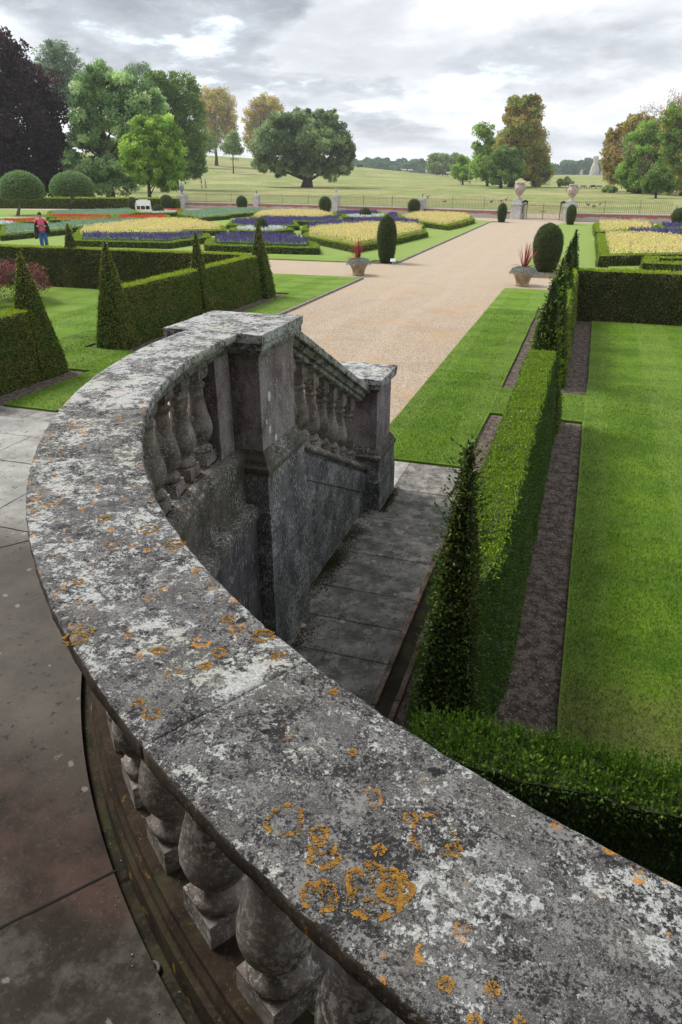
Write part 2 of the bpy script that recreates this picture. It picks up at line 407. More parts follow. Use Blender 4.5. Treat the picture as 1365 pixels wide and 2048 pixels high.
def flag_material():
    s=NT('flagstone'); mid=s.noise(4,11,.72); fine=s.noise(70,6,.75)
    t=s.attr()
    col=s.mix(s.ss(mid,.38,.62),(.09,.088,.080),(.24,.228,.21))
    col=s.mix(s.m('MULTIPLY',t,.55),col,(.085,.088,.082))
    col=s.mix(s.ss(t,.55,.9),col,s.mix(s.ss(mid,.4,.6),(.22,.21,.195),(.42,.41,.38)))
    w=s.ss(s.m('ADD',s.m('MULTIPLY',s.noise(5,12,.75,off=(3,5,1)),.7),s.m('MULTIPLY',fine,.3)),.515,.545)
    col=s.mix(s.m('MULTIPLY',w,.7),col,(.34,.31,.285))
    col=s.mix(s.m('MULTIPLY',s.ss(s.noise(26,7,.7,off=(2,2,8)),.59,.64),.8),col,(.015,.014,.012))
    v=s.vor(6,co=s.vmath('ADD',s.pos,s.vmath('SCALE',s.noisec(18,3),.06))); r=s.sep(v.outputs['Color'])
    col=s.mix(s.m('MULTIPLY',s.m('MULTIPLY',s.m('GREATER_THAN',r[0],.75),s.ss(v.outputs['Distance'],.17,.12)),.6),col,(.45,.44,.41))
    return s.fin(col,.9,s.bump(s.m('ADD',mid,s.m('MULTIPLY',fine,.5)),.008,.7),spec=.2)
def brick_material():
    s=NT('old_red_brick'); b=s.t.nodes.new('ShaderNodeTexBrick')
    mp=s.t.nodes.new('ShaderNodeCombineXYZ'); p=s.sep(s.pos); s.link(s.m('ADD',p[0],s.m('MULTIPLY',p[1],.3)),mp.inputs[0]); s.link(p[2],mp.inputs[1])
    s.link(mp.outputs[0],b.inputs['Vector']); b.inputs['Scale'].default_value=1; b.inputs['Brick Width'].default_value=.23; b.inputs['Row Height'].default_value=.075; b.inputs['Mortar Size'].default_value=.008
    b.inputs['Color1'].default_value=(.42,.11,.06,1); b.inputs['Color2'].default_value=(.30,.09,.055,1); b.inputs['Mortar'].default_value=(.35,.3,.26,1)
    n=s.noise(.7,6,.7); wz=s.m('ADD',p[2],s.m('MULTIPLY',n,-.68))
    col=s.mix(s.ss(wz,.02,-.06),b.outputs[0],(.44,.41,.385))
    col=s.mix(s.m('MULTIPLY',s.ss(s.noise(5,6,.7),.5,.65),.4),col,(.5,.38,.32))
    return s.fin(col,.9)
# ------------------------------------------------------------------ foreground: terrace, balustrade, stairs
CC = np.array([1.223, 3.856]); R0 = 3.417        # centre and mid radius of the curved balustrade
def P(r, deg, z): a=math.radians(deg); return (CC[0]+r*math.cos(a), CC[1]+r*math.sin(a), z)
def ringdef(px,py,rp,w=.004,gap=.42,fill=0):
    c=at(px,py,2.5); e=at(px+rp,py,2.5); g=at(px,py-rp,2.5)
    r=math.sqrt((e-c).length*(g-c).length)
    return (round(c.x,4),round(c.y,4),round(r,4),w*(1.15 if w<.006 else .9),gap,fill)
near_rings=[ringdef(*q) for q in [(572,1642,36,.006,.38),(640,1668,18,.005,.4,1),(648,1712,32,.008,.36,1),(568,1785,33,.008,.36,1),(640,1792,36,.008,.38,1),(752,1782,60,.007,.36,1),(792,1778,34,.008,.3,1),
  (868,1668,46,.006,.44),(758,1702,14,.005,.36),(892,1968,17,.006,.3,1),(985,1978,16,.005,.42),(910,1700,16,.004,.42,1),(822,1635,14,.004,.42,1),(610,1840,14,.005,.3,1),(950,2044,16,.006,.3),(1040,2046,14,.006,.3,1),(706,1505,8,.004,.3,1),(1230,1694,20,.004,.4)]]
mid_rings=[ringdef(*q) for q in [(302,1427,15,.004,.34),(276,1408,11,.004,.36),(527,1270,17,.006,.32,1),(440,1305,12,.005,.36),(411,1332,10,.005,.36),(345,1345,12,.005,.5),(318,1302,11,.005,.3,1),(456,1238,10,.005,.3,1),(880,1503,20,.005,.38),(762,1422,22,.005,.44),
  (298,1058,13,.006,.34),(151,1278,17,.004,.34),(172,1262,12,.004,.36),(157,1164,8,.005,.3,1),(668,1386,8,.004,.3,1),(640,1310,8,.004,.4),(556,1312,12,.004,.4,1),(225,1090,10,.004,.4),(210,1038,8,.004,.36,1),(350,1090,14,.004,.38,1)]]
M_cop=[coping_material('lichen_stone_pale',.478,(),.70),coping_material('lichen_stone_mottled',.506,(),.50),coping_material('lichen_stone_dark',.522,(),.84)]
M_bal=stone_material('baluster_stone',(.085,.070,.062),(.24,.21,.19),(.42,.41,.39),.535,34)
M_pier=stone_material('pier_stone',(.12,.088,.088),(.30,.262,.272),(.46,.47,.50),.555,50,stretch=.6)
M_wall=stone_material('blackened_stone',(.046,.047,.050),(.145,.147,.150),(.42,.42,.41),.515,40,stretch=.45)
M_plinth=stone_material('plinth_stone',(.05,.045,.04),(.13,.115,.10),(.36,.37,.36),.535,30,orange=.4,green=.3)
M_inner=stone_material('shaded_plinth_stone',(.014,.010,.007),(.045,.030,.019),(.26,.25,.22),.60,24,orange=.6,green=.4)  # brown stone of the terrace-side rail, its colour darkened to imitate shade
M_terr=terrace_material(); M_flag=flag_material()
M_dark=plain('dark_joint',(.02,.018,.015),.95); M_moss=stone_material('wet_moss_gutter',(.012,.012,.008),(.045,.035,.022),(.25,.24,.22),.63,70,green=.6)
M_lawn=lawn_material(); M_field=field_material(); M_grav=gravel_material(); M_soil=soil_material()
# coping: swept section
def arc_coping(a0,a1,mat,zt=2.5):
    prof=[]                                                # (radial offset, z offset), closed
    nt=26
    for i in range(nt+1): prof.append((-.178+.356*i/nt,0))
    prof+=[(.1835,-.0025),(.186,-.008),(.186,-.036),(.182,-.048),(.172,-.054),(.150,-.058),(.146,-.074),(.125,-.098),(.105,-.104),(.105,-.140)]
    prof+=[(-.105,-.140),(-.105,-.104),(-.125,-.098),(-.146,-.074),(-.150,-.058),(-.172,-.054),(-.182,-.048),(-.186,-.036),(-.186,-.012),(-.184,-.004)]
    n=max(2,int(abs(a1-a0)/.28)); m=len(prof); V=[]
    for i in range(n+1):
        a=a0+(a1-a0)*i/n
        for dr,dz in prof:
            p=Vector(P(R0+dr,a,zt+dz))
            e=mnoise.noise(p*22)*.0028+mnoise.noise(p*60)*.0014
            if abs(dr)>.17: e*=1.3
            sg=1 if dr>0 else -1
            if dz>-.03: p.z+=mnoise.noise(p*9)*.0022+mnoise.noise(p*40)*.0010
            p=Vector(P(R0+dr+e*sg,a,p.z)); V.append(tuple(p))
    Fc=[(i*m+j,i*m+(j+1)%m,(i+1)*m+(j+1)%m,(i+1)*m+j) for i in range(n) for j in range(m)]
    Fc+= [tuple(range(m-1,-1,-1)),tuple(n*m+j for j in range(m))]
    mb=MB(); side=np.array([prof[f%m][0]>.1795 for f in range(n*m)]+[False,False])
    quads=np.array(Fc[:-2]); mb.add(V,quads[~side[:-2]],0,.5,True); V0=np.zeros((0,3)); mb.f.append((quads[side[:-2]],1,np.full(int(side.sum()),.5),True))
    for q in Fc[-2:]: mb.f.append((np.array([q]),0,np.array([.5]),False))
    return mb
M_edge=stone_material('shaded_coping_edge',(.022,.017,.013),(.07,.055,.043),(.25,.24,.22),.60,40,orange=.25)  # terrace-side coping face coloured darker to stand in for shade from the house
bal=empty('curved_balustrade',(0,0,0)); tag(bal,'long curving lichen covered stone balustrade sweeping through the foreground beside the terrace','balustrade')
A_PIER=-181.9
cstones=[]
for (a0,a1,k) in ((A_PIER,-154.23,0),(-154.2,-120.78,1),(-120.75,-92,2),(-91.96,-62,2)):
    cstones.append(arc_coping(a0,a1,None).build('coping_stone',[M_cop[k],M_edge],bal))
M_crust=leafmat('orange_lichen',(.14,.085,.03),(.42,.21,.035),trans=0,rough=.95,spec=.1)
def top_z(x,y):
    p=Vector((x,y,2.5)); z=2.5+mnoise.noise(p*9)*.0022; return z+mnoise.noise(Vector((x,y,z))*40)*.0010
def crust(x0,y0,r,w,gap,fill,parent):
    c=.0013; m=int(r*1.6/c)+2; V=[];Fc=[];T=[]; ox,oy=x0*31,y0*17; rough=[]
    for i in range(-m,m+1):
        for j in range(-m,m+1):
            x=x0+i*c; y=y0+j*c; q=Vector((x,y,0))
            d=math.hypot(i*c,j*c); a=math.atan2(j,i)
            rr=r*(1+.27*mnoise.noise(Vector((math.cos(a)*1.6+ox,math.sin(a)*1.6+oy,0)))+.07*mnoise.noise(Vector((math.cos(a)*6+ox,math.sin(a)*6,2))))
            ww=w*(.55+.9*(mnoise.noise(Vector((math.cos(a)*2.2,math.sin(a)*2.2+ox,7)))+.25))
            ww+= .0022*mnoise.noise(q*420)+.002*mnoise.noise(q*160)
            on= rr-ww*1.5<d<rr+.0012*mnoise.noise(q*300)
            if on and ww<w*.72*gap/.38: on=False
            if fill and d<rr and mnoise.noise(q*110+Vector((ox,0,0)))+.5*mnoise.noise(q*300)>(.16 if a>0 else .34): on=True
            if on and mnoise.noise(q*500+Vector((0,9,0)))>.42: on=False
            if on:
                z=top_z(x,y)+.0011+.0006*mnoise.noise(q*700); s_=len(V); h=c*.5
                V+=[(x-h,y-h,z),(x+h,y-h,z),(x+h,y+h,z),(x-h,y+h,z),(x-h,y-h,z-.003),(x+h,y-h,z-.003),(x+h,y+h,z-.003),(x-h,y+h,z-.003)]
                Fc+=[(s_,s_+1,s_+2,s_+3),(s_,s_+4,s_+5,s_+1),(s_+1,s_+5,s_+6,s_+2),(s_+2,s_+6,s_+7,s_+3),(s_+3,s_+7,s_+4,s_)]
                edge=min(1,max(0,(d-(rr-ww*1.5))/(ww*1.5+1e-6))); t=.15+.55*edge+.55*mnoise.noise(q*180); T+=[t]*5
    if not V: return
    mb=MB(); mb.add(V,Fc,0,np.clip(T,0,1)); mb.build('lichen_crust',M_crust,parent)
for (x,y,r,w,gap,fill) in near_rings+mid_rings:
    a=math.degrees(math.atan2(y-CC[1],x-CC[0])); a=a-360 if a>0 else a; rad=math.hypot(x-CC[0],y-CC[1])
    if abs(rad-R0)>.175: continue
    k=0 if a<-154.25 else 1 if a<-120.75 else 2
    crust(x,y,r,w,gap,fill,cstones[k])
# base rail, terrace side mouldings and garden side plinth
def arc_sweep(prof,a0,a1,step=.8,wob=.0025):
    n=max(2,int(abs(a1-a0)/step)); m=len(prof); V=[]
    for i in range(n+1):
        a=a0+(a1-a0)*i/n
        for r,z in prof:
            p=Vector(P(r,a,z)); e=mnoise.noise(p*14)*wob+mnoise.noise(p*45)*wob*.6; p=Vector(P(r+e,a,z+e)); V.append(tuple(p))
    Fc=[(i*m+j,i*m+(j+1)%m,(i+1)*m+(j+1)%m,(i+1)*m+j) for i in range(n) for j in range(m)]
    Fc+= [tuple(range(m-1,-1,-1)),tuple(n*m+j for j in range(m))]
    mb=MB(); mb.add(V,Fc); return mb
rail=[(3.330,1.72),(3.505,1.72),(3.518,1.712),(3.520,1.690),(3.532,1.672),(3.535,1.650),(3.548,1.640),(3.550,1.50),(3.235,1.50),(3.235,1.672),(3.255,1.686),(3.270,1.706)]
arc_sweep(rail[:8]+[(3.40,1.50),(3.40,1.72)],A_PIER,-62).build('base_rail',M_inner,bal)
arc_sweep([(3.3995,1.72),(3.3995,1.50)]+rail[8:]+[(3.285,1.719)],A_PIER,-62).build('base_rail',M_plinth,bal)
gp=[(3.236,1.499),(3.540,1.499),(3.540,1.352),(3.236,1.352)]
arc_sweep(gp,A_PIER,-62).build('plinth_band',M_plinth,bal)
led=[(3.30,1.35),(3.30,1.29),(3.15,1.24),(3.135,1.26),(3.135,1.335),(3.16,1.345),(3.22,1.352)]
arc_sweep(led,A_PIER+.6,-62).build('ledge',M_plinth,bal)
M_wall2=stone_material('retaining_stone',(.05,.046,.05),(.13,.118,.125),(.34,.34,.34),.55,26,stretch=.4)
rw=arc_sweep([(3.16,1.25),(3.5,1.25),(3.5,-.1),(3.16,-.1)],A_PIER+.6,-62,1.5)
tag(rw.build('retaining_wall',M_wall2),'curved retaining wall of blackened stone under the foreground balustrade','wall')
# baluster
def baluster_mesh(h=.642,slope=0.0):
    mb=MB(); q=.062
    prof=[(.060,.075),(.066,.080),(.074,.092),(.074,.108),(.064,.120),(.050,.128),(.046,.138),(.052,.148),(.068,.166),(.081,.192),(.0875,.225),(.086,.255),(.077,.295),(.064,.340),(.054,.385),(.048,.430),(.0455,.470),(.047,.490),(.056,.496),(.062,.504),(.062,.514),(.055,.522),(.046,.526),(.045,.540),(.052,.548),(.056,.556)]
    mb.lathe(prof,26)
    b=.072
    V=[]
    for z,w in ((-.02,b),(.0,b),(.076,b-.003)):
        for x,y in ((-w,-w),(w,-w),(w,w),(-w,w)): V.append((x,y,z-(slope*y if z<=0 else 0)))
    Fc=[(i*4+j,i*4+(j+1)%4,(i+1)*4+(j+1)%4,(i+1)*4+j) for i in range(2) for j in range(4)]+[(3,2,1,0),(8,9,10,11)]
    mb.add(V,Fc)
    w0,w1=.056,.064; V=[]
    for z,w in ((.552,w0),(.575,w1),(h,w1),(h+.03,w1)):
        for x,y in ((-w,-w),(w,-w),(w,w),(-w,w)): V.append((x,y,z-(slope*y if z>=h else 0)))
    Fc=[(i*4+j,i*4+(j+1)%4,(i+1)*4+(j+1)%4,(i+1)*4+j) for i in range(3) for j in range(4)]+[(3,2,1,0),(12,13,14,15)]
    mb.add(V,Fc)
    return mb
proto=baluster_mesh().build('baluster',M_bal,bal)
angs=[-177.45+4.17*k for k in range(28)]
for k,a in enumerate(angs):
    o=proto if k==0 else proto.copy()
    if k: COL.objects.link(o); o.parent=bal
    p=P(R0,a,1.718); o.location=p; o.rotation_euler=(0,0,math.radians(a))
# half pilaster beside the pier
mb=MB(); mb.box(-2.285,-2.085,3.775,3.965,1.70,2.37); mb.build('half_pilaster',M_pier,bal)
# piers ------------------------------------------------------------
def pier(name,label,x0,x1,y0,y1,zt,zs,zp,zband,zjoint,far=0.0):
    """zt cap top, zs shaft foot, zp plinth top, zband lower edge of the plinth block"""
    cx,cy=(x0+x1)/2,(y0+y1)/2
    t=empty(name,(cx,cy,0)); tag(t,label,'pier')
    def ringbox(lv,mats,nm):
        mb=MB(); V=[]
        for z,d in lv:
            V+= [(x0+d,y0+d,z),(x1-d,y0+d,z),(x1-d,y1-d,z),(x0+d,y1-d,z)]
        n=len(lv)
        Fc=[(i*4+j,i*4+(j+1)%4,(i+1)*4+(j+1)%4,(i+1)*4+j) for i in range(n-1) for j in range(4)]+[(3,2,1,0),tuple((n-1)*4+j for j in range(4))]
        mb.add(V,Fc); rel(t,mb,nm,mats); return mb
    ringbox([(zs-.02,.060),(zt-.10,.060)],M_pier,'shaft')
    ringbox([(zp,.0),(zp+.012,-.004),(zp+.04,-.004),(zp+.055,.012),(zp+.09,.022),(zp+.12,.045),(zs,.055)],M_plinth,'base_moulding')
    ringbox([(zband,.012),(zp,.012)],M_wall,'plinth_block')
    ringbox([(-.05,.0),(zband-.03,.0),(zband-.001,.012)],M_wall,'lower_block')
    # cap: subdivided top so that the edge is worn
    mb=gridbox(x0,x1,y0,y1,zt-.055,zt,.05)
    for i,v in enumerate(mb.v):
        for k in range(len(v)):
            p=Vector(v[k]); edge=(abs(p.x-x0)<1e-4)+(abs(p.x-x1)<1e-4)+(abs(p.y-y0)<1e-4)+(abs(p.y-y1)<1e-4)+(abs(p.z-zt)<1e-4)
            c=Vector((cx,cy,zt-.03)); d=(p-c).normalized()
            q=p+Vector(mnoise.noise_vector(p*16))*.006-d*(.006 if edge>1 else 0)
            v[k]=(q.x,q.y,q.z if p.z>zt-.05 else p.z)
    mb.add([(x0+.012,y0+.012,zt-.10)]+[(x1-.012,y0+.012,zt-.10),(x1-.012,y1-.012,zt-.10),(x0+.012,y1-.012,zt-.10),(x0+.012,y0+.012,zt-.045),(x1-.012,y0+.012,zt-.045),(x1-.012,y1-.012,zt-.045),(x0+.012,y1-.012,zt-.045)],[(3,2,1,0),(0,1,5,4),(1,2,6,5),(2,3,7,6),(3,0,4,7)])
    mb.add([(x0+.045,y0+.045,zt-.135),(x1-.045,y0+.045,zt-.135),(x1-.045,y1-.045,zt-.135),(x0+.045,y1-.045,zt-.135),(x0+.02,y0+.02,zt-.099),(x1-.02,y0+.02,zt-.099),(x1-.02,y1-.02,zt-.099),(x0+.02,y1-.02,zt-.099)],[(3,2,1,0),(0,1,5,4),(1,2,6,5),(2,3,7,6),(3,0,4,7)])
    rel(t,mb,'cap',M_cop[0])
    return t
X0,X1=-2.535,-1.835
pu=pier('stone_pier','tall stone pier with a square lichened cap where the curved balustrade meets the stair',X0,X1,3.945,4.640,2.503,1.72,1.57,1.316,.83)
mb=MB()
M_white=plain('white_lichen',(.62,.65,.66),.9,.05,60)
for (y,z,r) in ((4.14,2.06,.030),(4.13,1.83,.024),(4.22,1.74,.026),(4.08,1.90,.015)):
    mb=MB(); V=[(X1-.0585,y+r*.8*math.cos(t)*(1+.12*math.sin(3*t)),z+r*1.2*math.sin(t)) for t in np.linspace(0,2*math.pi,18,endpoint=False)]
    mb.add(V,[tuple(range(18))]); rel(pu,mb,'lichen_spot',M_white)
pl=pier('stone_pier','short square stone pier ending the stair balustrade beside the gravel path',X0+.06,X1,6.775,7.445,1.49,.735,.60,.375,.2)
# sloping stair balustrade ---------------------------------------------
SL=.497; YS0,YS1=4.625,6.80
def zc(y): return 2.492-SL*(y-4.62)
st=empty('stair_balustrade',(-2.155,5.7,0)); tag(st,'short sloping stone balustrade running down between the two piers','balustrade')
def slopebar(prof,y0,y1,zf,n=28,wob=.003):
    m=len(prof); V=[]
    for i in range(n+1):
        y=y0+(y1-y0)*i/n
        for dx,dz in prof:
            p=Vector((-2.155+dx,y,zf(y)+dz)); e=Vector(mnoise.noise_vector(p*18))*wob; V.append(tuple(p+Vector((e.x,0,e.z))))
    Fc=[(i*m+j,i*m+(j+1)%m,(i+1)*m+(j+1)%m,(i+1)*m+j) for i in range(n) for j in range(m)]
    Fc+= [tuple(range(m-1,-1,-1)),tuple(n*m+j for j in range(m))]
    mb=MB(); mb.add(V,Fc); return mb
cop=[(-.186,-.01),(-.178,0),(-.09,.003),(0,.003),(.09,.003),(.178,0),(.186,-.01),(.186,-.062),(.178,-.070),(.155,-.075),(.148,-.092),(.135,-.120),(.110,-.128),(.108,-.160),(.1,-.168),(-.1,-.168),(-.108,-.16),(-.110,-.128),(-.135,-.12),(-.148,-.092),(-.155,-.075),(-.178,-.07),(-.186,-.062)]
rel(st,slopebar(cop,YS0,YS1,zc,60,.004),'coping_stone',M_cop[0])
def zr(y): return 1.622-SL*(y-4.62)
railp=[(-.16,0),(.13,0),(.16,-.015),(.175,-.03),(.185,-.05),(.18,-.07),(.168,-.085),(.165,-.10),(-.165,-.10),(-.18,-.05)]
rel(st,slopebar(railp,YS0,YS1,zr),'base_rail',M_plinth)
band=[(-.155,-.10),(.160,-.10),(.160,-.335),(-.155,-.335)]
rel(st,slopebar(band,YS0,YS1,zr,28,.0015),'plinth_band',M_wall)
gap=(2.492-.168)-(1.622)
pb=baluster_mesh(gap-.01,SL); pb=pb.build('baluster',M_bal,st)
ys=[4.77+.2635*k for k in range(8)]
for k,y in enumerate(ys):
    o=pb if k==0 else pb.copy()
    if k: COL.objects.link(o); o.parent=st
    o.location=(0,y-5.7,zr(y)+.002)
# wall under the stair balustrade
mb=MB(); xw=-2.003
V=[]
for x in (-2.30,xw):
    V+=[(x,4.60,-.05),(x,6.80,-.05),(x,6.80,zr(6.8)-.334),(x,4.60,zr(4.6)-.334)]
mb.add(V,[(0,1,2,3),(7,6,5,4),(0,4,5,1),(1,5,6,2),(2,6,7,3),(3,7,4,0)])
# thin joints standing 3 mm proud as mortar lines
w=tag(mb.build('stair_wall',M_wall),'blackened ashlar side wall of the stair below the sloping balustrade','wall')
mb=MB(); M_mort=plain('pale_mortar',(.17,.165,.155),.95)

for q in ((4.64,6.78,.445,.453),(5.42,5.428,-.01,.445),(5.05,5.057,.454,1.05),(6.1,6.107,.454,.55)): mb=MB(); mb.box(xw,xw+.002,*q); mb.build('mortar_joint',M_mort,w)
M_mort2=plain('dark_mortar',(.09,.088,.085),.95)
for z in (.44,.905):
    mb=MB(); mb.box(X1,X1+.002,3.96,4.62,z,z+.007); rel(pu,mb,'mortar_joint',M_mort2)
# terrace paving ------------------------------------------------------
mb=MB(); n=120; V=[]
for i in range(n+1):
    a=-180+125*i/n
    for r in (3.585,3.9,4.4,5.2,7,14):
        V.append(P(r,a,1.55))
m=6; Fc=[(i*m+j,i*m+j+1,(i+1)*m+j+1,(i+1)*m+j) for i in range(n) for j in range(m-1)]
mb.add(V,Fc)
V=[P(3.585,-180+125*i/n,z) for i in range(n+1) for z in (1.55,1.50)]
mb.add(V,[(2*i,2*i+2,2*i+3,2*i+1) for i in range(n)])
mb.add([(-13,3.856,1.55),(-2.362,3.856,1.55),(-2.362,4.46,1.55),(-13,4.46,1.55),(-2.362,3.856,1.40),(-2.362,4.46,1.40),(-13,4.46,1.40)],[(0,1,2,3),(2,5,6,3),(1,4,5,2)])
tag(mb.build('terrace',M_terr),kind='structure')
mb=MB()
def joint(p,q,w=.008,z=1.552):
    w*=.55
    d=Vector((q[0]-p[0],q[1]-p[1],0)).normalized(); nn=Vector((-d.y,d.x,0))*w/2
    k=max(2,int(math.hypot(q[0]-p[0],q[1]-p[1])/.06)); V=[]
    for i in range(k+1):
        t=i/k; x=p[0]+(q[0]-p[0])*t; y=p[1]+(q[1]-p[1])*t; e=mnoise.noise(Vector((x*9,y*9,z)))*.006; s_=1+.5*mnoise.noise(Vector((x*23,y*23,1)))
        V+=[(x+nn.x*s_+nn.x/w*e*2,y+nn.y*s_+nn.y/w*e*2,z),(x-nn.x*s_+nn.x/w*e*2,y-nn.y*s_+nn.y/w*e*2,z)]
    mb.add(V,[(2*i,2*i+1,2*i+3,2*i+2) for i in range(k)])
joint((-6,4.115),(-2.5,4.115),.006); joint((-3.93,3.63),(-3.93,4.11),.006); joint((-6,3.66),(-2.4,3.645),.012); joint((-3.21,2.82),(-3.21,3.64),.008); joint((-6,2.80),(-2.3,2.80),.012)
joint((-3.9,1.30),(-2.35,3.20),.012); joint((-2.4,-.60),(-1.05,1.14),.012); joint((-5.1,2.82),(-5.1,3.64),.01); joint((-.9,-.9),(-.35,.62),.01)
tag(mb.build('paving_joints',M_dark),kind='structure')
mb=arc_sweep([(3.46,1.522),(3.60,1.522),(3.60,1.45),(3.46,1.45)],-180,-62,1,.004); g_=tag(mb.build('gutter',M_moss),kind='structure')
t=empty('drain_outlet',(-.824,.907,1.523)); tag(t,'small round drain hole in the mossy gutter at the foot of the balustrade','drain')
mb=MB(); mb.lathe([(.012,.004),(.013,.012),(.020,.013),(.023,.006),(.023,0)],20); mb.build('collar',plain('grey_lead',(.12,.12,.11),.8),t)
mb=MB(); mb.lathe([(.0118,.001),(.0118,.0045)],16); mb.build('hole',plain('drain_black',(.004,.004,.004),.95,0),t)
# debris on the terrace: little stones, leaves
mb=MB()
for k in range(130):
    a=rng.uniform(-172,-100); r=3.53+abs(rng.normal(0,.05)) if k<230 else rng.uniform(3.6,5.0)
    p=P(r,a,1.525 if r<3.585 else 1.553); q=rng.uniform(.0006,.002)
    mb.box(p[0]-q,p[0]+q*.7,p[1]-q*.8,p[1]+q,p[2]-.001,p[2]+q*.8,0,0,rng.uniform())
tag(mb.build('grit',leafmat('grit_mix',(.05,.04,.03),(.34,.30,.25),trans=0)),kind='stuff',label='fine grit and crumbs lying in the gutter and on the terrace',cat='grit')
# stair treads
mb=MB(); 
for k in range(9):
    y0=4.462+.3125*k; z=1.55-.155*(k+1)
    mb.box(-7.6,-2.345,y0,y0+.34,-.05,z,0,.006,rng.uniform(.6,1))
tag(mb.build('stone_steps',M_flag),'wide flight of worn stone steps down to the gravel path behind the piers','steps')
mb=MB(); mb.box(-13,-7.62,4.30,4.458,-.05,1.546); tag(mb.build('terrace_wall',M_wall2),'stone edge wall of the terrace left of the steps','wall')
# house behind the camera
hs=empty('house',(0,-4,0)); tag(hs,'pale stone house front rising behind the terrace, out of view','building')
mb=MB(); mb.box(-26,26,-12,-1.5,-.05,9.5); rel(hs,mb,'wall',plain('house_stone',(.20,.18,.15),.9))
mb=MB(); mb.box(-26.4,26.4,-12.4,-1.1,9.5,9.9); rel(hs,mb,'cornice',plain('house_cornice',(.36,.33,.28),.9))
for x in range(-24,25,4):
    for z in (2.6,6.2):
        mb=MB(); mb.box(x-.6,x+.6,-1.499,-1.47,z,z+2.2); rel(hs,mb,'window',plain('window_glass',(.03,.035,.04),.15,0))
# ------------------------------------------------------------------ ground sheets
def cells(rects, holes, zt, name, mat, extra=None, side=.06):
    """flat slab made from axis aligned rectangles minus holes, with edges only on its outline"""
    xs=sorted({r[i] for r in rects+holes for i in (0,1)}); ys=sorted({r[i] for r in rects+holes for i in (2,3)})
    def fine(a,st): 
        out=[]
        for u,v in zip(a[:-1],a[1:]):
            k=max(1,int((v-u)/st)); out+= [u+(v-u)*i/k for i in range(k)]
        return out+[a[-1]]
    xs=fine(xs,1.0); ys=fine(ys,1.0)
    def inside(x,y): return any(r[0]<x<r[1] and r[2]<y<r[3] for r in rects) and not any(h[0]<x<h[1] and h[2]<y<h[3] for h in holes)
    on={}
    for i in range(len(xs)-1):
        for j in range(len(ys)-1):
            on[i,j]=inside((xs[i]+xs[i+1])/2,(ys[j]+ys[j+1])/2)
    mb=MB(); V=[];Fc=[]; idx={}
    def vert(x,y,z):
        k=(round(x,4),round(y,4),z)
        if k not in idx:
            idx[k]=len(V); e=mnoise.noise_vector(Vector((x*1.7,y*1.7,0)))
            V.append((x+e.x*.02,y+e.y*.02,z))
        return idx[k]
    for (i,j),v in on.items():
        if not v: continue
        a,b,c,d=xs[i],xs[i+1],ys[j],ys[j+1]
        Fc.append((vert(a,c,zt),vert(b,c,zt),vert(b,d,zt),vert(a,d,zt)))
        for (di,dj,p,q) in ((0,-1,(a,c),(b,c)),(1,0,(b,c),(b,d)),(0,1,(b,d),(a,d)),(-1,0,(a,d),(a,c))):
            if not on.get((i+di,j+dj),False):
                Fc.append((vert(*p,zt),vert(*p,zt-side),vert(*q,zt-side),vert(*q,zt)))
    mb.add(V,Fc); return mb.build(name,mat)
# everything beyond the wall and below all sheets: one field sheet reaching the horizon
mb=MB(); rs=[0,20,40,60,66,70,74,78,82,86,90,95]+list(np.linspace(100,420,65))+[440,480,540,620,720,800,880]
th=np.linspace(0,2*math.pi,361)
V=[];
for r in rs:
    for t in th[:-1]:
        x,y=r*math.cos(t),r*math.sin(t); z=ground_z(x,y)-.03
        if r>1500: z-= (r-1500)*.004
        V.append((x,y,z))
n=360; Fc=[]
for i in range(1,len(rs)-1):
    for j in range(n): Fc.append((i*n+j,(i+1)*n+j,(i+1)*n+(j+1)%n,i*n+(j+1)%n))
V2=V[n:]; Fc2=[tuple(k-n for k in f) for f in Fc]
V2.append((0,0,-.03)); c=len(V2)-1
for j in range(n): Fc2.append((c,j,(j+1)%n))
mb.add(V2,Fc2,0,.5,True); tag(mb.build('ground',M_field),kind='structure')
LZ=.045
# lawn pieces near the house
XL,XR=-7.60,-2.470
lawn_rects=[(XL-80,-7.60,8.60,24.93),(XR,30,8.30,24.0),(.24,30,-1.4,8.30),(-2.47,-1.15,8.30,8.5)]
holes=[(-1.145,.24,3.0,10.65),(-1.145,.27,12.12,20.40),(.27,30,19.0,20.4),(-10.05,-9.0,8.3,8.3001),
       (-10.02,-8.62,8.59,10.85),(-10.02,-8.62,12.48,20.75),(-60,-10.02,19.55,20.75),(-60,-10.02,8.59,9.7)]
lawn=cells(lawn_rects,holes,LZ,'lawn',M_lawn); tag(lawn,kind='structure')
lawn2=cells([(-48,-7.60,29.45,57.3),(-2.47,34,28.0,56.8),(-2.3,-.55,27.2,28.0001)],[(-2.2,-.7,27.2,29.4),(-8.7,-7.59,29.44,30.3),(.25,.75,30.6,34.2),(.25,.75,35.0,41.0),(.1,.6,44,52)],LZ,'lawn',M_lawn); tag(lawn2,kind='structure')
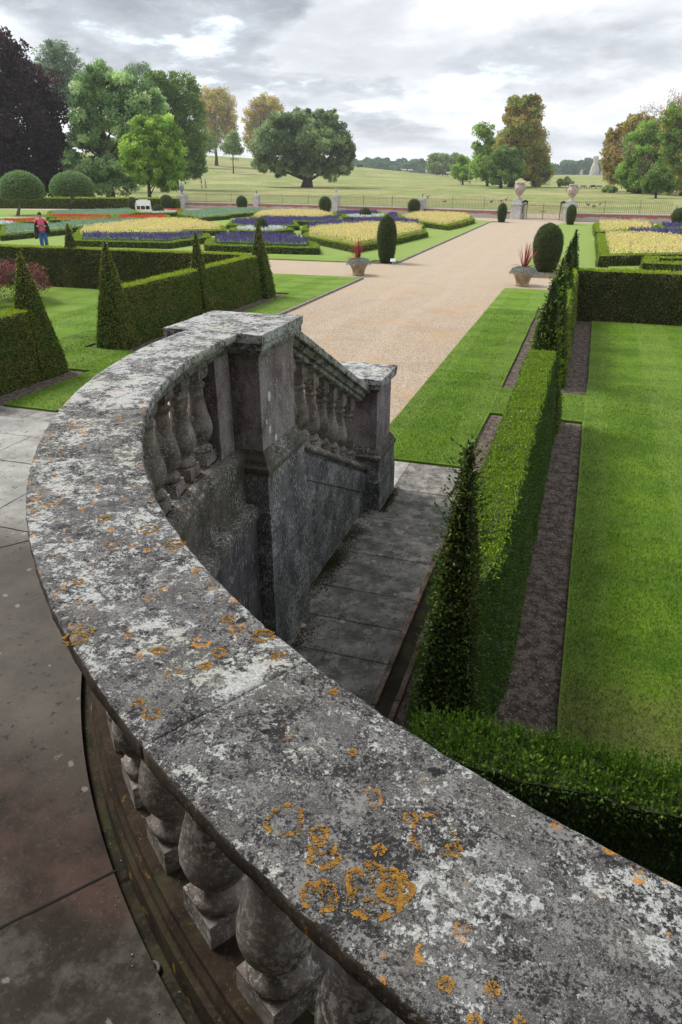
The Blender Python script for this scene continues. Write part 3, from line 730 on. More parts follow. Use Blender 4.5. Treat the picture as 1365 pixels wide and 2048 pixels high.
# far edge of the parterre lawn follows the wall at an angle
e=[at(px,py) for px,py in ((-260,414),(0,419),(260,426),(480,431),(620,432),(870,437.5),(950,441),(1018,445))]
mb=MB(); mb.prism([(-48.0,57.301),( -7.60,57.301),(-7.2,58.5)]+[(p.x,p.y) for p in e[::-1]]+[(-95,45),(-48.001,45)],-.02,LZ-.002)
tag(mb.build('lawn',M_lawn),kind='structure')
mb=MB(); mb.prism([(-48.001,44.9),(-95,44.9),(-95,25.5),(-48.001,25.5)],-.02,LZ-.003); tag(mb.build('lawn',M_lawn),kind='structure')
mb=MB(); mb.prism([(-2.47,56.801),(34,56.801),(34,56.9),(3.7,57.45),(-.3,58.3),(-2.3,58.7)],-.02,LZ-.002); tag(mb.build('lawn',M_lawn),kind='structure')
mb=MB(); mb.add([(-100,8.3,0),(-1.14,8.3,0),(-1.14,72,0),(-100,72,0)],[(0,1,2,3)]); mb.add([(-1.13,20.3,0),(60,20.3,0),(60,60.2,0),(-1.13,63,0)],[(0,1,2,3)])
mb.build('gravel_path',M_grav)
tag(bpy.data.objects['gravel_path'],kind='structure')
mb=MB(); mb.add([(-1.139,-1.4,.006),(.6,-1.4,.006),(.6,20.29,.006),(-1.139,20.29,.006)],[(0,1,2,3)]); mb.add([(.601,18.5,.006),(60,18.5,.006),(60,20.29,.006),(.601,20.29,.006)],[(0,1,2,3)])
mb.add([(-60,8.58,.006),(-8.5,8.58,.006),(-8.5,20.9,.006),(-60,20.9,.006)],[(0,1,2,3)])
mb.add([(-8.72,29.43,.008),(-7.58,29.43,.008),(-7.58,30.33,.008),(-8.72,30.33,.008)],[(0,1,2,3)]); mb.add([(-2.25,27.1,.008),(-.6,27.1,.008),(-.6,29.45,.008),(-2.25,29.45,.008)],[(0,1,2,3)])
mb.add([(.0,30.5,.008),(.8,30.5,.008),(.8,53,.008),(.0,53,.008)],[(0,1,2,3)])
tag(mb.build('soil_beds',M_soil),kind='structure')
# pale paths on the left of the parterre
def strip(pts,w,z,name,mat):
    mb=MB(); V=[]
    for i,p in enumerate(pts):
        a=Vector(pts[max(i-1,0)]);b=Vector(pts[min(i+1,len(pts)-1)]); d=(b-a).normalized(); nn=Vector((-d.y,d.x))*w/2
        V+=[(p[0]+nn.x,p[1]+nn.y,z),(p[0]-nn.x,p[1]-nn.y,z)]
    mb.add(V,[(2*i,2*i+1,2*i+3,2*i+2) for i in range(len(pts)-1)]); return tag(mb.build(name,mat),kind='structure')
strip([tuple(at(px,py).xy) for px,py in ((-250,444),(0,437),(72,433.5),(150,430))],1.9,LZ+.006,'gravel_path',M_grav)
# kerbs beside the main path
kb=empty('path_kerb',(-7.57,20,0)); tag(kb,'low grey stone edging along the left side of the gravel path','kerb')
M_kerb=stone_material('kerb_stone',(.12,.11,.10),(.24,.22,.2),(.4,.39,.37),.6,8)
for y0,y1 in ((8.62,24.9),(29.45,57.2)):
    mb=MB(); y=y0
    while y<y1-.2:
        L=min(rng.uniform(.8,1.2),y1-y); mb.box(-7.60,-7.505,y,y+L-.012,-.02,LZ+.012+rng.uniform(-.004,.004),0,.008); y+=L
    rel(kb,mb,'edging_run',M_kerb)
# flagstones beside the stair wall and across the foot of the steps
mb=MB(); ysf=[-1.4,-.4,.5,1.4,2.2,3.0,3.62,4.20,4.655,5.13,5.80,6.59,7.415,8.30]
for a,b in zip(ysf[:-1],ysf[1:]):
    xa=-1.03 if b<8.2 else -1.16
    mb.box(-2.6 if a>3 else -2.0,-1.84 if a>7.3 else -2.3,a+.004,b-.004,-.02,.012,0,.004,.9) if a>7.3 else None
    mb.box((-1.835 if a>7.3 else -2.25),xa,a+.004,b-.004,-.02,.012+rng.uniform(0,.004),0,.005,rng.uniform(0,.5))
x=-9.6
while x<-2.62:
    w_=rng.uniform(.7,1.1); w_=min(w_,-2.61-x); mb.box(x,x+w_-.008,7.46,8.595,-.02,.012,0,.004,rng.uniform(.62,1)) ; x+=w_
tag(mb.build('flagstone_path',M_flag),kind='structure')
mb=MB(); mb.box(-2.6,-1.05,-1.4,8.29,-.03,.002); tag(mb.build('flagstone_bed',M_dark),kind='structure')
# moss along the foot of the wall
mb=MB(); Pm=[]
for k in range(9000):
    y=rng.choice([5.55,6.1,6.9,5.2,4.3,7.2],p=[.34,.2,.14,.12,.1,.1])+rng.normal(0,.16); x=xw+abs(rng.normal(0,.085))*(1 if y<6.7 else .5)+.01
    if y>6.75: x+=.17
    if y<4.64: x+=.17
    Pm.append((x,y,.016))
Pm=np.array(Pm); mb.leaves(Pm,np.tile((0,0,1.),(len(Pm),1)),.009,0,None,.9,.3,.8)
tag(mb.build('moss',leafmat('moss_green',(.025,.022,.008),(.10,.09,.02),trans=0)),kind='stuff',label='dark moss and debris along the foot of the stair wall',cat='moss')
mb=MB(); mb.ell((0,0,.018),(.042,.034,.022),10,6); jitter(mb,.006,30); o=mb.build('pebble',plain('pale_pebble',(.42,.38,.31),.9)); o.location=(*at(604,1258,.0).xy,.012); tag(o,'single pale rounded pebble lying at the foot of the stair wall','stone')
# brick channel beside the flagstones
ch=empty('drain_channel',(-.95,5,0)); tag(ch,'narrow mossy brick-edged drainage channel beside the dark flagstones','drain')
M_ch=stone_material('channel_brick',(.10,.065,.05),(.24,.17,.135),(.40,.37,.33),.56,40,green=.4)
for xk in (-1.027,-.875):
    y=-1.4; mb=MB()
    while y<8.25:
        L=rng.uniform(.3,.75); e=rng.uniform(-.004,.004); mb.box(xk+e,xk+.042+e,y,min(y+L-.006,8.29),-.02,.048+rng.uniform(-.004,.004),0,.006); y+=L
    rel(ch,mb,'edging',M_ch)
mb=MB(); mb.box(-.985,-.875,-1.4,8.25,-.02,.010); rel(ch,mb,'channel_floor',M_moss)
# short lawn blades close to the camera
def blades(regions,n,h,w,name):
    X=[];Y=[]
    ar=[(r[1]-r[0])*(r[3]-r[2])*r[4] for r in regions]; tot=sum(ar)
    for r,a in zip(regions,ar):
        k=int(n*a/tot); X.append(rng.uniform(r[0],r[1],k)); Y.append(rng.uniform(r[2],r[3],k))
    X=np.concatenate(X);Y=np.concatenate(Y)
    for (a,b,c,d) in holes:
        m=~((X>a-.01)&(X<b+.01)&(Y>c-.01)&(Y<d+.01)); X=X[m];Y=Y[m]
    k=len(X); t=rng.uniform(0,2*math.pi,k); lean=rng.normal(0,.55,(k,2)); hh=h*rng.uniform(.5,1.2,k); ww=w*rng.uniform(.6,1.3,k)
    a=np.stack([X-np.cos(t)*ww,Y-np.sin(t)*ww,np.full(k,LZ-.004)],1); b=np.stack([X+np.cos(t)*ww,Y+np.sin(t)*ww,np.full(k,LZ-.004)],1)
    c=np.stack([X+lean[:,0]*hh,Y+lean[:,1]*hh,LZ+hh],1)
    V=np.stack([a,b,c],1).reshape(-1,3); mb=MB(); mb.add(V,np.arange(3*k).reshape(k,3),0,rng.uniform(0,1,k))
    s_=NT('grass_blade_'+name); p=s_.sep(s_.pos); t_=s_.attr()
    col=s_.mix(t_,(.075,.165,.010),(.16,.29,.028))
    st=s_.m('SINE',s_.m('MULTIPLY',s_.m('ADD',p[0],s_.m('MULTIPLY',s_.noise(.6,2),.25)),4.6))
    col=s_.mix(s_.m('MULTIPLY',s_.ss(st,-.15,.15),.55),col,(.20,.30,.055))
    col=s_.mix(s_.m('MULTIPLY',s_.ss(s_.noise(3.2,6,.7,off=(1,5,0)),.50,.62),.55),col,(.05,.12,.010))
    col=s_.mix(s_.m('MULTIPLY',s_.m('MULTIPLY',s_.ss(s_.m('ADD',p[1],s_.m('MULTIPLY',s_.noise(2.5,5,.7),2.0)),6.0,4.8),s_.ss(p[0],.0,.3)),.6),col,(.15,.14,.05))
    col=s_.mix(s_.m('MULTIPLY',s_.ss(s_.noise(2.2,5,.7),.5,.7),.4),col,(.12,.16,.03))
    s_.fin(col,.6,spec=.25)
    return tag(mb.build('grass',s_.mat),kind='stuff',label='short mown grass blades on the '+name,cat='grass')
blades([(.25,3.6,2.6,7,1.0),(.27,5,7,13,.55),(.27,7,13,19,.22),(-2.45,-1.16,8.32,13,.7),(-2.45,-1.16,13,20,.3),(-1.15,.26,10.66,12.1,.7)],330000,.026,.0030,'lawn right of the gravel path')
blades([(-11,-7.62,8.62,14,1.0),(-13,-7.62,14,20,.3)],70000,.026,.004,'lawn left of the gravel path')
# ------------------------------------------------------------------ hedges and topiary
M_core=plain('hedge_inside',(.040,.052,.016),.95,.3)
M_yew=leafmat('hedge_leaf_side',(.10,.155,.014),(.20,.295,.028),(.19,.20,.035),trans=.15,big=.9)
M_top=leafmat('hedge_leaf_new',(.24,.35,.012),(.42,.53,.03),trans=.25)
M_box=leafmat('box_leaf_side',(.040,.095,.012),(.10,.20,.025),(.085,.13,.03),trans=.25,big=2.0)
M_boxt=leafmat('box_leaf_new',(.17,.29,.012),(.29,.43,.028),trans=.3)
M_dk=leafmat('dark_yew_leaf',(.040,.080,.018),(.100,.165,.034),(.09,.11,.028),trans=.12,big=1.6)
M_crossl=leafmat('old_yew_leaf',(.080,.090,.020),(.185,.19,.045),(.21,.17,.06),trans=.1,big=1.2)
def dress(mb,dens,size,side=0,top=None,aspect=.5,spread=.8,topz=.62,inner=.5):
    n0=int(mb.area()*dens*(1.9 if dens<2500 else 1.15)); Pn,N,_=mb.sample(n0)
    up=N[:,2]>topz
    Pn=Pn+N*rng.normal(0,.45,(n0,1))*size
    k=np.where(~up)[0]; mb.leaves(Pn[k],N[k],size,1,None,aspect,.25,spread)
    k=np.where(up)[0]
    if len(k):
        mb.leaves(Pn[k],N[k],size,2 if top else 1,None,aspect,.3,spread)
    # bright new growth along the upper edges
def hedge(name,label,x0,x1,y0,y1,h,dens,size,mats,step=.12,batter=.1,amp=.02,cat='hedge',group=None,extra=0,z0=.0):
    mb=gridbox(x0,x1,y0,y1,z0,h,step,batter); jitter(mb,amp,2.6); 
    if step<.2: jitter(mb,amp*.5,9)
    dress(mb,dens,size,top=True)
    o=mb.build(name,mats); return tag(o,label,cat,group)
def pyramid(name,label,x,y,h,hw,dens,size,mats,step=.14,hwy=None,amp=.018,group='pointed yew pyramids in the hedges',sprigs=0,power=.92):
    hwy=hwy or hw; mb=MB(); nz=max(6,int(h/step)); nn=5; V=[]
    lv=[]
    for i in range(nz+1):
        t=i/nz; w=(1-t)**power*.965+.035
        if t<.1: w*=.93+.7*t
        lv.append((t*h,w))
    ring=[]
    for i in range(4*nn):
        sd,u=divmod(i,nn); u=u/nn*2-1
        ring.append([(u,-1),(1,u),(-u,1),(-1,-u)][sd])
    for z,w in lv:
        for u,v in ring:
            q=math.hypot(u,v); k=1-.07*max(0,q-1)/.414
            V.append((x+u*hw*w*k,y+v*hwy*w*k,z))
    m=4*nn; Fc=[(i*m+j,i*m+(j+1)%m,(i+1)*m+(j+1)%m,(i+1)*m+j) for i in range(nz) for j in range(m)]+[tuple(nz*m+j for j in range(m))]
    mb.add(V,Fc); jitter(mb,amp,4)
    dress(mb,dens,size,top=None,topz=2)
    if sprigs:
        b2=MB(); b2.add(V,Fc); Pn,N,_=b2.sample(sprigs)
        for p,nv in zip(Pn,N):
            nv=nv+np.array((0,0,.8)); L=rng.uniform(.02,.07)*(1.6 if p[2]>h*.7 else 1); k=7
            t=rng.uniform(0,1,(k,1)); Q=p+nv*t*L; mb.leaves(Q,np.tile(nv,(k,1)),size*.95,2,rng.uniform(.2,1,k),.5,.2,.7)
    o=mb.build(name,mats,loc=(x,y,0)); return tag(o,label,'topiary',group)
YM=[M_core,M_yew,M_top]
DM=[M_core,M_dk,M_boxt]; XM=[M_core,M_crossl,M_top]
# right hand hedge, foreground box and clipped pyramid
BM=[M_core,M_box,M_boxt]; FM=[M_core,M_dk,M_box]
HX=-.43
def near_hedge():
    mb=gridbox(HX-.29,HX+.29,3.60,9.98,.0,1.2,.10,.13)
    for v in mb.v:
        k=np.clip((v[:,1]-3.6)/.75,0,1); v[:,0]=HX+(v[:,0]-HX)*(.42+.58*k*(2-k))
    jitter(mb,.022,2.4); jitter(mb,.014,9)
    dress(mb,6500,.018,top=True,aspect=.5,spread=.7)
    b2=gridbox(HX-.18,HX+.18,3.72,9.98,.6,1.19,.3,.0); Pn,N,_=b2.sample(12000); k=N[:,2]>.5; Pn=Pn[k];N=N[k]
    for p in Pn:
        L=rng.uniform(.012,.035); kk=5; Q=p+np.array((rng.normal(0,.01),rng.normal(0,.01),0))+np.array([[0,0,L*t] for t in rng.uniform(0,1,kk)])
        mb.leaves(Q,np.tile((0,0,1.),(kk,1)),.017,2,rng.uniform(.0,1,kk),.5,.3,.9)
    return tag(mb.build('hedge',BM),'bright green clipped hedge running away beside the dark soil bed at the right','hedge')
near_hedge()
def cross_near():
    mb=gridbox(-.58,4.2,2.86,3.20,.0,.52,.07,.02); jitter(mb,.03,3.0); jitter(mb,.022,11)
    n=int(mb.area()*7500); Pn,N,_=mb.sample(n); Pn=Pn+N*rng.normal(0,.012,(n,1))
    k=N[:,2]<.6; mb.leaves(Pn[k],N[k],.024,1,None,.52,.3,.7); k=~k; mb.leaves(Pn[k],N[k],.024,2,None,.52,.3,.8)
    b2=gridbox(-.55,4.2,2.93,3.20,.30,.52,.3); Pn,N,_=b2.sample(5200)
    for p,nv in zip(Pn,N):
        if nv[2]<-.5: continue
        nv=nv*.8+np.array((rng.normal(0,.3),rng.normal(0,.3),1.0)); L=rng.uniform(.02,.07); kk=9
        mb.leaves(p+nv*L*rng.uniform(0,1,(kk,1)),np.tile(nv,(kk,1)),.021,2,rng.uniform(.0,.9,kk),.55,.2,.7)
    return tag(mb.build('hedge',[M_core,leafmat('shaded_box_leaf',(.022,.055,.010),(.055,.115,.018),trans=.2),leafmat('fresh_box_leaf',(.06,.14,.014),(.18,.31,.03),trans=.3)]),'low leafy box hedge in the right foreground crossing below the stone coping','hedge')  # side leaves get a darker green with the shade of the front face painted in
cross_near()
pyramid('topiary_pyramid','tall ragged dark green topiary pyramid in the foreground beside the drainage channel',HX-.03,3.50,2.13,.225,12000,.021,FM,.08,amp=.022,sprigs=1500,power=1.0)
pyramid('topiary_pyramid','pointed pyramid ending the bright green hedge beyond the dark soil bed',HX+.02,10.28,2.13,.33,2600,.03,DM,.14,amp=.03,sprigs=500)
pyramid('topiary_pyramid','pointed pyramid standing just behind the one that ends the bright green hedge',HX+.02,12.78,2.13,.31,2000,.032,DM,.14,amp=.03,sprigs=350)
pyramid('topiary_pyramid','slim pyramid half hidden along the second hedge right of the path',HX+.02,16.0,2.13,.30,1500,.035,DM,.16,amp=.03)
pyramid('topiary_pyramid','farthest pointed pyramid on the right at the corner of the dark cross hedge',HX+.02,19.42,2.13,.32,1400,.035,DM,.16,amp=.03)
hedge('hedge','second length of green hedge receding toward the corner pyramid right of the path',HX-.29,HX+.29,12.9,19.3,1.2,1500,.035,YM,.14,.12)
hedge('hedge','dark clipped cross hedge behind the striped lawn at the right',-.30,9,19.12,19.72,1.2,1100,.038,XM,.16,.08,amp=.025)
# left hand hedges
LX=-9.38
hedge('hedge','dark green hedge at the left edge ending in a leaning pointed pyramid',LX-.33,LX+.29,5.0,10.3,1.2,1900,.032,YM,.12,.12)
pyramid('topiary_pyramid','large pointed pyramid at the left edge beside the lawn',LX,10.42,2.15,.36,1800,.035,YM,.14,hwy=.42)
hedge('hedge','long clipped hedge with a bright top running diagonally behind the stone pier',LX-.29,LX+.29,12.9,19.7,1.2,1500,.035,YM,.14,.12)
pyramid('topiary_pyramid','tallest looking pyramid at the near end of the long clipped hedge',LX+.02,12.82,2.14,.36,1500,.035,YM,.14)
pyramid('topiary_pyramid','pointed pyramid rising from the middle of the long clipped hedge',LX+.08,16.4,2.09,.30,1300,.036,YM,.16)
pyramid('topiary_pyramid','pointed pyramid at the far end of the long clipped hedge beside the gravel',LX+.10,20.05,2.10,.38,1300,.036,YM,.16)
hedge('hedge','dark brownish green hedge behind the left lawn and red shrub',-27,LX-.25,19.72,20.28,1.2,900,.04,XM,.18,.08,amp=.025)
pyramid('topiary_pyramid','small dark pyramid on the far left hedge just right of the person in pink',-15.9,20.0,1.93,.34,1000,.04,XM,.16)
# red shrub
def shrub(name,label,c,r,n,size,mats,cat='shrub',clumps=40):
    mb=MB(); 
    for k in range(clumps):
        d=rng.normal(0,1,3); d/=np.linalg.norm(d); d[2]=abs(d[2])*1.0-.1
        cc=np.array(c)+d*np.array(r)*rng.uniform(.55,1.0); rr=np.array(r)*rng.uniform(.16,.30)
        m=n//clumps; D=rng.normal(0,1,(m,3)); D/=np.linalg.norm(D,axis=1)[:,None]
        mb.leaves(cc+D*rr*rng.uniform(.5,1.05,(m,1)),D,size,rng.integers(0,len(mats)),None,.5,.3,.7)
    return tag(mb.build(name,mats),label,cat)
rs_=at(45,618,0)
shrub('shrub','loose shrub with dark red and pink leaves behind the leftmost pyramid',(rs_.x-.9,rs_.y+.6,.45),(1.35,1.1,.75),16000,.05,[leafmat('red_leaf',(.10,.015,.02),(.30,.06,.07),trans=.2),leafmat('pinkish_leaf',(.20,.10,.08),(.38,.24,.18),trans=.2),leafmat('bronze_leaf',(.06,.06,.03),(.15,.16,.07),trans=.2)],clumps=70)
# egg shaped yews --------------------------------------------------
def egg(label,px,py,top,w,z=LZ,group=None,taper=.62,dens=500,size=.05,name='clipped_yew'):
    b=at(px,py,0); d=ray(px,top); k=math.hypot(b.x,b.y)/math.hypot(d.x,d.y); H=EYE+d.z*k
    x=b.x*cY+b.y*sY; y=-b.x*sY+b.y*cY; dep=y*cP+(EYE-H/2)*sP; R=w/2*dep/F
    dh=math.hypot(b.x,b.y); b.x+=b.x/dh*R*taper; b.y+=b.y/dh*R*taper
    mb=MB(); prof=[]
    for i in range(17):
        t=i/16
        if t<.55: r=R*(taper+(1-taper)*math.sin(t/.55*math.pi/2))
        else: r=R*math.sqrt(max(0.0,1-((t-.55)/.45)**2))
        prof.append((max(r,.01),z+t*(H-z)))
    mb.lathe(prof,28,b.x,b.y); jitter(mb,.03*min(1,R),2.0)
    dress(mb,dens,size,top=None,topz=2)
    return tag(mb.build(name,[M_core,M_dk],loc=(b.x,b.y,0)),label,'topiary',group)
egg('large column shaped yew at the gravel corner beside the small white plant label',773,527,430,38,.0,dens=1400,size=.035)
egg('largest round yew standing on the soil behind the right hand flower pot',1090,545,447,57,.0,dens=1400,size=.035)
for px,py,tp,w,l in ((485,422,392,21,'clipped egg shaped yew left of the second stone pillar with bluish urn'),(651,427,393,24,'clipped egg shaped yew beside the pillar nearest the middle oak'),(828,432,398,24,'clipped egg shaped yew by the pillar left of the gate urns'),(1003,445,406,18,'narrow clipped yew in front of the left gate pillar'),(1140,451,409,19,'narrow clipped yew in front of the right gate pillar'),(1359,454,416,37,'clipped yew at the right edge in front of the last wall pillar'),(267,421,394,17,'small clipped yew left of the white bench'),(335,420,390,24,'clipped yew right of the white bench against the tall hedge')):
    egg(l,px,py,tp,w)
# pots --------------------------------------------------------------
M_pot=stone_material('weathered_pot',(.22,.15,.09),(.42,.33,.22),(.30,.31,.26),.58,14)
M_cord=leafmat('cordyline_leaf',(.20,.02,.03),(.45,.07,.08),trans=.25)
M_silv=leafmat('silver_leaf',(.22,.27,.25),(.46,.52,.50),trans=.15)
M_trail=leafmat('trailing_leaf',(.25,.12,.13),(.42,.33,.28),trans=.2)
def strap(mb,base,d,L,w,droop,mat=0,n=7):
    d=Vector(d).normalized(); p=Vector(base); V=[]; side=d.cross(Vector((rng.normal(),rng.normal(),rng.normal()))).normalized()
    for i in range(n+1):
        t=i/n; ww=w*(1-t**2.2)+.002; V+=[tuple(p-side*ww/2),tuple(p+side*ww/2)]
        d=(d+Vector((0,0,-droop/n))).normalized(); p=p+d*L/n
    mb.add(V,[(2*i,2*i+1,2*i+3,2*i+2) for i in range(n)],mat,rng.uniform())
def pot(label,loc,lean):
    t=empty('flower_pot',loc); tag(t,label,'planter','stone flower pots beside the gravel path')
    mb=MB(); prof=[(.215,0),(.225,.02),(.225,.05),(.205,.065),(.21,.10),(.235,.20),(.275,.30),(.33,.375),(.352,.40),(.36,.43),(.345,.445),(.30,.44),(.27,.40)]
    seg=48; V=[]
    for i,(r,z) in enumerate(prof):
        for j in range(seg):
            a=2*math.pi*j/seg; k=1+(.045*math.cos(a*16) if .07<z<.38 and i<9 else 0); V.append((r*k*math.cos(a),r*k*math.sin(a),z))
    mb.add(V,[(i*seg+j,i*seg+(j+1)%seg,(i+1)*seg+(j+1)%seg,(i+1)*seg+j) for i in range(len(prof)-1) for j in range(seg)]+[tuple(range(seg-1,-1,-1)),tuple((len(prof)-1)*seg+j for j in range(seg))],0,.5,True)
    mb.build('pot',M_pot,t)
    mb=MB()
    for k in range(54):
        a=rng.uniform(0,6.28); s=abs(rng.normal(0,.32)) ; strap(mb,(rng.normal(0,.01),rng.normal(0,.01),.46),(math.cos(a)*s+lean,math.sin(a)*s,1),rng.uniform(.5,.95),.024,rng.uniform(.1,1.0)*s)
    for k in range(9):
        a=rng.uniform(0,6.28); strap(mb,(0,0,.50),(math.cos(a)*.9,math.sin(a)*.9,.75),rng.uniform(.65,.95),.022,1.3)
    mb.tube([(0,0,.40),(0,0,.6)],[.02,.015],6); mb.build('cordyline',M_cord,t)
    mb=MB(); n=5200; a=rng.uniform(0,6.28,n); r=np.sqrt(rng.random(n))*.45; z=.49+.08*np.cos(r*3.4)-np.maximum(0,r-.36)*1.2+rng.normal(0,.02,n)
    mb.leaves(np.stack([r*np.cos(a),r*np.sin(a),z],1),np.stack([np.cos(a)*.5,np.sin(a)*.5,np.full(n,.9)],1),.03,0,None,.5,.2,.8)
    mb.build('silver_foliage',M_silv,t)
    mb=MB()
    for k in range(18):
        a=rng.uniform(0,6.28); strap(mb,(.3*math.cos(a),.3*math.sin(a),.46),(math.cos(a),math.sin(a),.5),rng.uniform(.3,.55),.012,2.6)
    mb.build('trailing_leaves',M_trail,t)
p=at(716,551,0); pot('stone basket pot with red spiky plant at the left side of the gravel crossing',(p.x,p.y+.1,0),-.05)
p=at(1044,572,0); pot('stone basket pot with red spiky plant in front of the largest round yew',(p.x,p.y+.1,0),.12)
p=at(786,532,0); t=empty('plant_label',(p.x,p.y,0)); tag(t,'small white plant label on a stake beside the column yew','sign')
mb=MB(); mb.box(-.012,.012,-.006,.006,0,.20); mb.build('stake',plain('label_stake',(.6,.6,.58),.6),t)
mb=MB(); mb.add([(-.11,-.03,.17),(.11,-.03,.17),(.11,.04,.28),(-.11,.04,.28),(-.11,-.02,.165),(.11,-.02,.165),(.11,.05,.275),(-.11,.05,.275)],[(0,1,2,3),(7,6,5,4),(0,4,5,1),(1,5,6,2),(2,6,7,3),(3,7,4,0)]); mb.build('plate',plain('label_plate',(.72,.74,.76),.5),t)
# ------------------------------------------------------------------ parterre beds
M_gold=leafmat('golden_leaf',(.50,.44,.13),(.80,.72,.34),(.50,.52,.14),trans=.25,big=.5)
M_goldtip=leafmat('golden_tip',(.62,.48,.22),(.85,.72,.44),trans=.3)
M_pur=leafmat('purple_flower',(.065,.040,.18),(.17,.12,.36),trans=.2)
M_sage=leafmat('sage_stem_leaf',(.06,.12,.05),(.14,.22,.09),trans=.2)
M_red=leafmat('red_flower',(.62,.03,.015),(.85,.10,.04),trans=.2)
M_ora=leafmat('orange_flower',(.62,.10,.03),(.85,.28,.10),trans=.2)
M_wht=leafmat('white_flower',(.62,.64,.64),(.85,.86,.86),trans=.2)
M_sil=leafmat('silver_green_leaf',(.17,.26,.16),(.34,.44,.30),(.22,.33,.22),trans=.15,big=.6)
BE=[M_core,leafmat('edging_leaf_side',(.09,.16,.012),(.20,.30,.025),(.19,.22,.03),trans=.2,big=.4),leafmat('edging_leaf_top',(.20,.30,.012),(.36,.48,.03),trans=.25)]
def area2(p): return .5*sum(a[0]*b[1]-b[0]*a[1] for a,b in zip(p,p[1:]+p[:1]))
def inset(poly,w):
    n=len(poly); out=[]
    for i in range(n):
        a=Vector(poly[i-1]);b=Vector(poly[i]);c=Vector(poly[(i+1)%n])
        d1=(b-a).normalized(); d2=(c-b).normalized(); n1=Vector((-d1.y,d1.x)); n2=Vector((-d2.y,d2.x))
        m=(n1+n2); m=m/max(m.length,.3); k=w/max(.5,m.dot(n1)); out.append(tuple(b+m*k))
    return out
def inpoly(P2,poly):
    x,y=P2[:,0],P2[:,1]; c=np.zeros(len(x),bool)
    for (x0,y0),(x1,y1) in zip(poly,poly[1:]+poly[:1]):
        m=((y0>y)!=(y1>y)); xx=x0+(y-y0)*(x1-x0)/((y1-y0) if y1!=y0 else 1e-9); c^= m&(x<xx)
    return c
def fillpts(poly,dens):
    xs=[p[0] for p in poly]; ys=[p[1] for p in poly]; A=(max(xs)-min(xs))*(max(ys)-min(ys)); n=int(A*dens)
    Q=np.stack([rng.uniform(min(xs),max(xs),n),rng.uniform(min(ys),max(ys),n)],1); return Q[inpoly(Q,poly)]
def edging(poly,par,w=.34,h=.31,dens=260,size=.055):
    inn=inset(poly,w); n=len(poly); mb=MB(); V=[];Fc=[]
    for i in range(n):
        a,b,c,d=poly[i],poly[(i+1)%n],inn[(i+1)%n],inn[i]; L=math.hypot(b[0]-a[0],b[1]-a[1]); k=max(1,int(L/.35)); s0=len(V)
        for j in range(k+1):
            t=j/k; o=(a[0]+(b[0]-a[0])*t,a[1]+(b[1]-a[1])*t); q=(d[0]+(c[0]-d[0])*t,d[1]+(c[1]-d[1])*t)
            e=mnoise.noise(Vector((o[0]*1.3,o[1]*1.3,0)))*.03
            V+=[(o[0],o[1],.0),(o[0]+(q[0]-o[0])*.06,o[1]+(q[1]-o[1])*.06,h+e),(q[0]+(o[0]-q[0])*.06,q[1]+(o[1]-q[1])*.06,h+e),(q[0],q[1],.0)]
        for j in range(k):
            for m in range(3): f=s0+j*4+m; Fc.append((f,f+4,f+5,f+1))
    mb.add(V,Fc); jitter(mb,.025,2.2); dress(mb,dens,size,top=True,aspect=.6)
    return rel(par,mb,'box_edging',BE)
def planting(poly,par,kind,h):
    c=np.mean(np.array(poly),0); mb=MB()
    tri=[(poly[i],poly[(i+1)%len(poly)]) for i in range(len(poly))]
    def tops(col,dens,size,zs,mat,aspect=.6,up=.6,spread=.7,tl=0,th=1):
        Q=fillpts(poly,dens); keep=np.array([mnoise.noise(Vector((q[0]*1.6,q[1]*1.6,mat*5)))>-.28-.3*rng.random() for q in Q],bool) if len(Q) else []; Q=Q[keep] if len(Q) else Q; n=len(Q); z=h*rng.uniform(zs[0],zs[1],n)+.06*np.array([mnoise.noise(Vector((q[0]*.9,q[1]*.9,3))) for q in Q])
        mb.leaves(np.column_stack([Q,z]),np.tile((0,0,1.),(n,1)),size,mat,rng.uniform(tl,th,n),aspect,up,spread)
    # leafy body
    inn=inset(poly,.06); n=len(poly); 
    mb.add([(p[0],p[1],.02) for p in poly]+[(p[0],p[1],h*.80) for p in inn],[tuple(n+i for i in range(n))]+[(i,(i+1)%n,n+(i+1)%n,n+i) for i in range(n)],0)
    if kind=='gold':
        tops(0,260,.06,(.66,1.02),1); tops(0,90,.07,(.80,1.10),2,.55,.7,.9); tops(0,60,.07,(.62,.90),3)
        mats=[M_gold,M_gold,M_goldtip,M_sage]
    elif kind=='silver': tops(0,260,.07,(.75,1.03),1); mats=[M_sil,M_sil]
    elif kind=='purple':
        tops(0,200,.07,(.5,.92),1); tops(0,190,.10,(.60,1.08),2,.38,1.3,.5); mats=[M_sage,M_sage,M_pur]
    elif kind=='green': tops(0,220,.06,(.8,1.0),1); mats=[M_core,BE[2]]
    else:
        mats=[M_sage,M_sage,{'red':M_red,'orange':M_ora,'white':M_wht}[kind]]
        tops(0,120,.07,(.6,.95),1); tops(0,230,.07,(.75,1.08),2,.9,.6,.9)
    # leaves on the body's sides
    b2=MB(); b2.add([(p[0],p[1],.02) for p in poly]+[(p[0],p[1],h*.9) for p in inn],[(i,(i+1)%n,n+(i+1)%n,n+i) for i in range(n)])
    k=int(b2.area()*200); 
    if k: Pn,N,_=b2.sample(k); mb.leaves(Pn,N*(1 if area2(poly)>0 else -1),.07,1,None,.6,.4,.7)
    nm={'gold':'golden_planting','silver':'silver_planting','purple':'purple_salvia','red':'red_begonia','orange':'orange_begonia','white':'white_begonia','green':'green_planting'}[kind]
    return rel(par,mb,nm,mats)
def W(pts,z): 
    q=[tuple(at(a,b,z).xy) for a,b in pts]
    return q if area2(q)>0 else q[::-1]
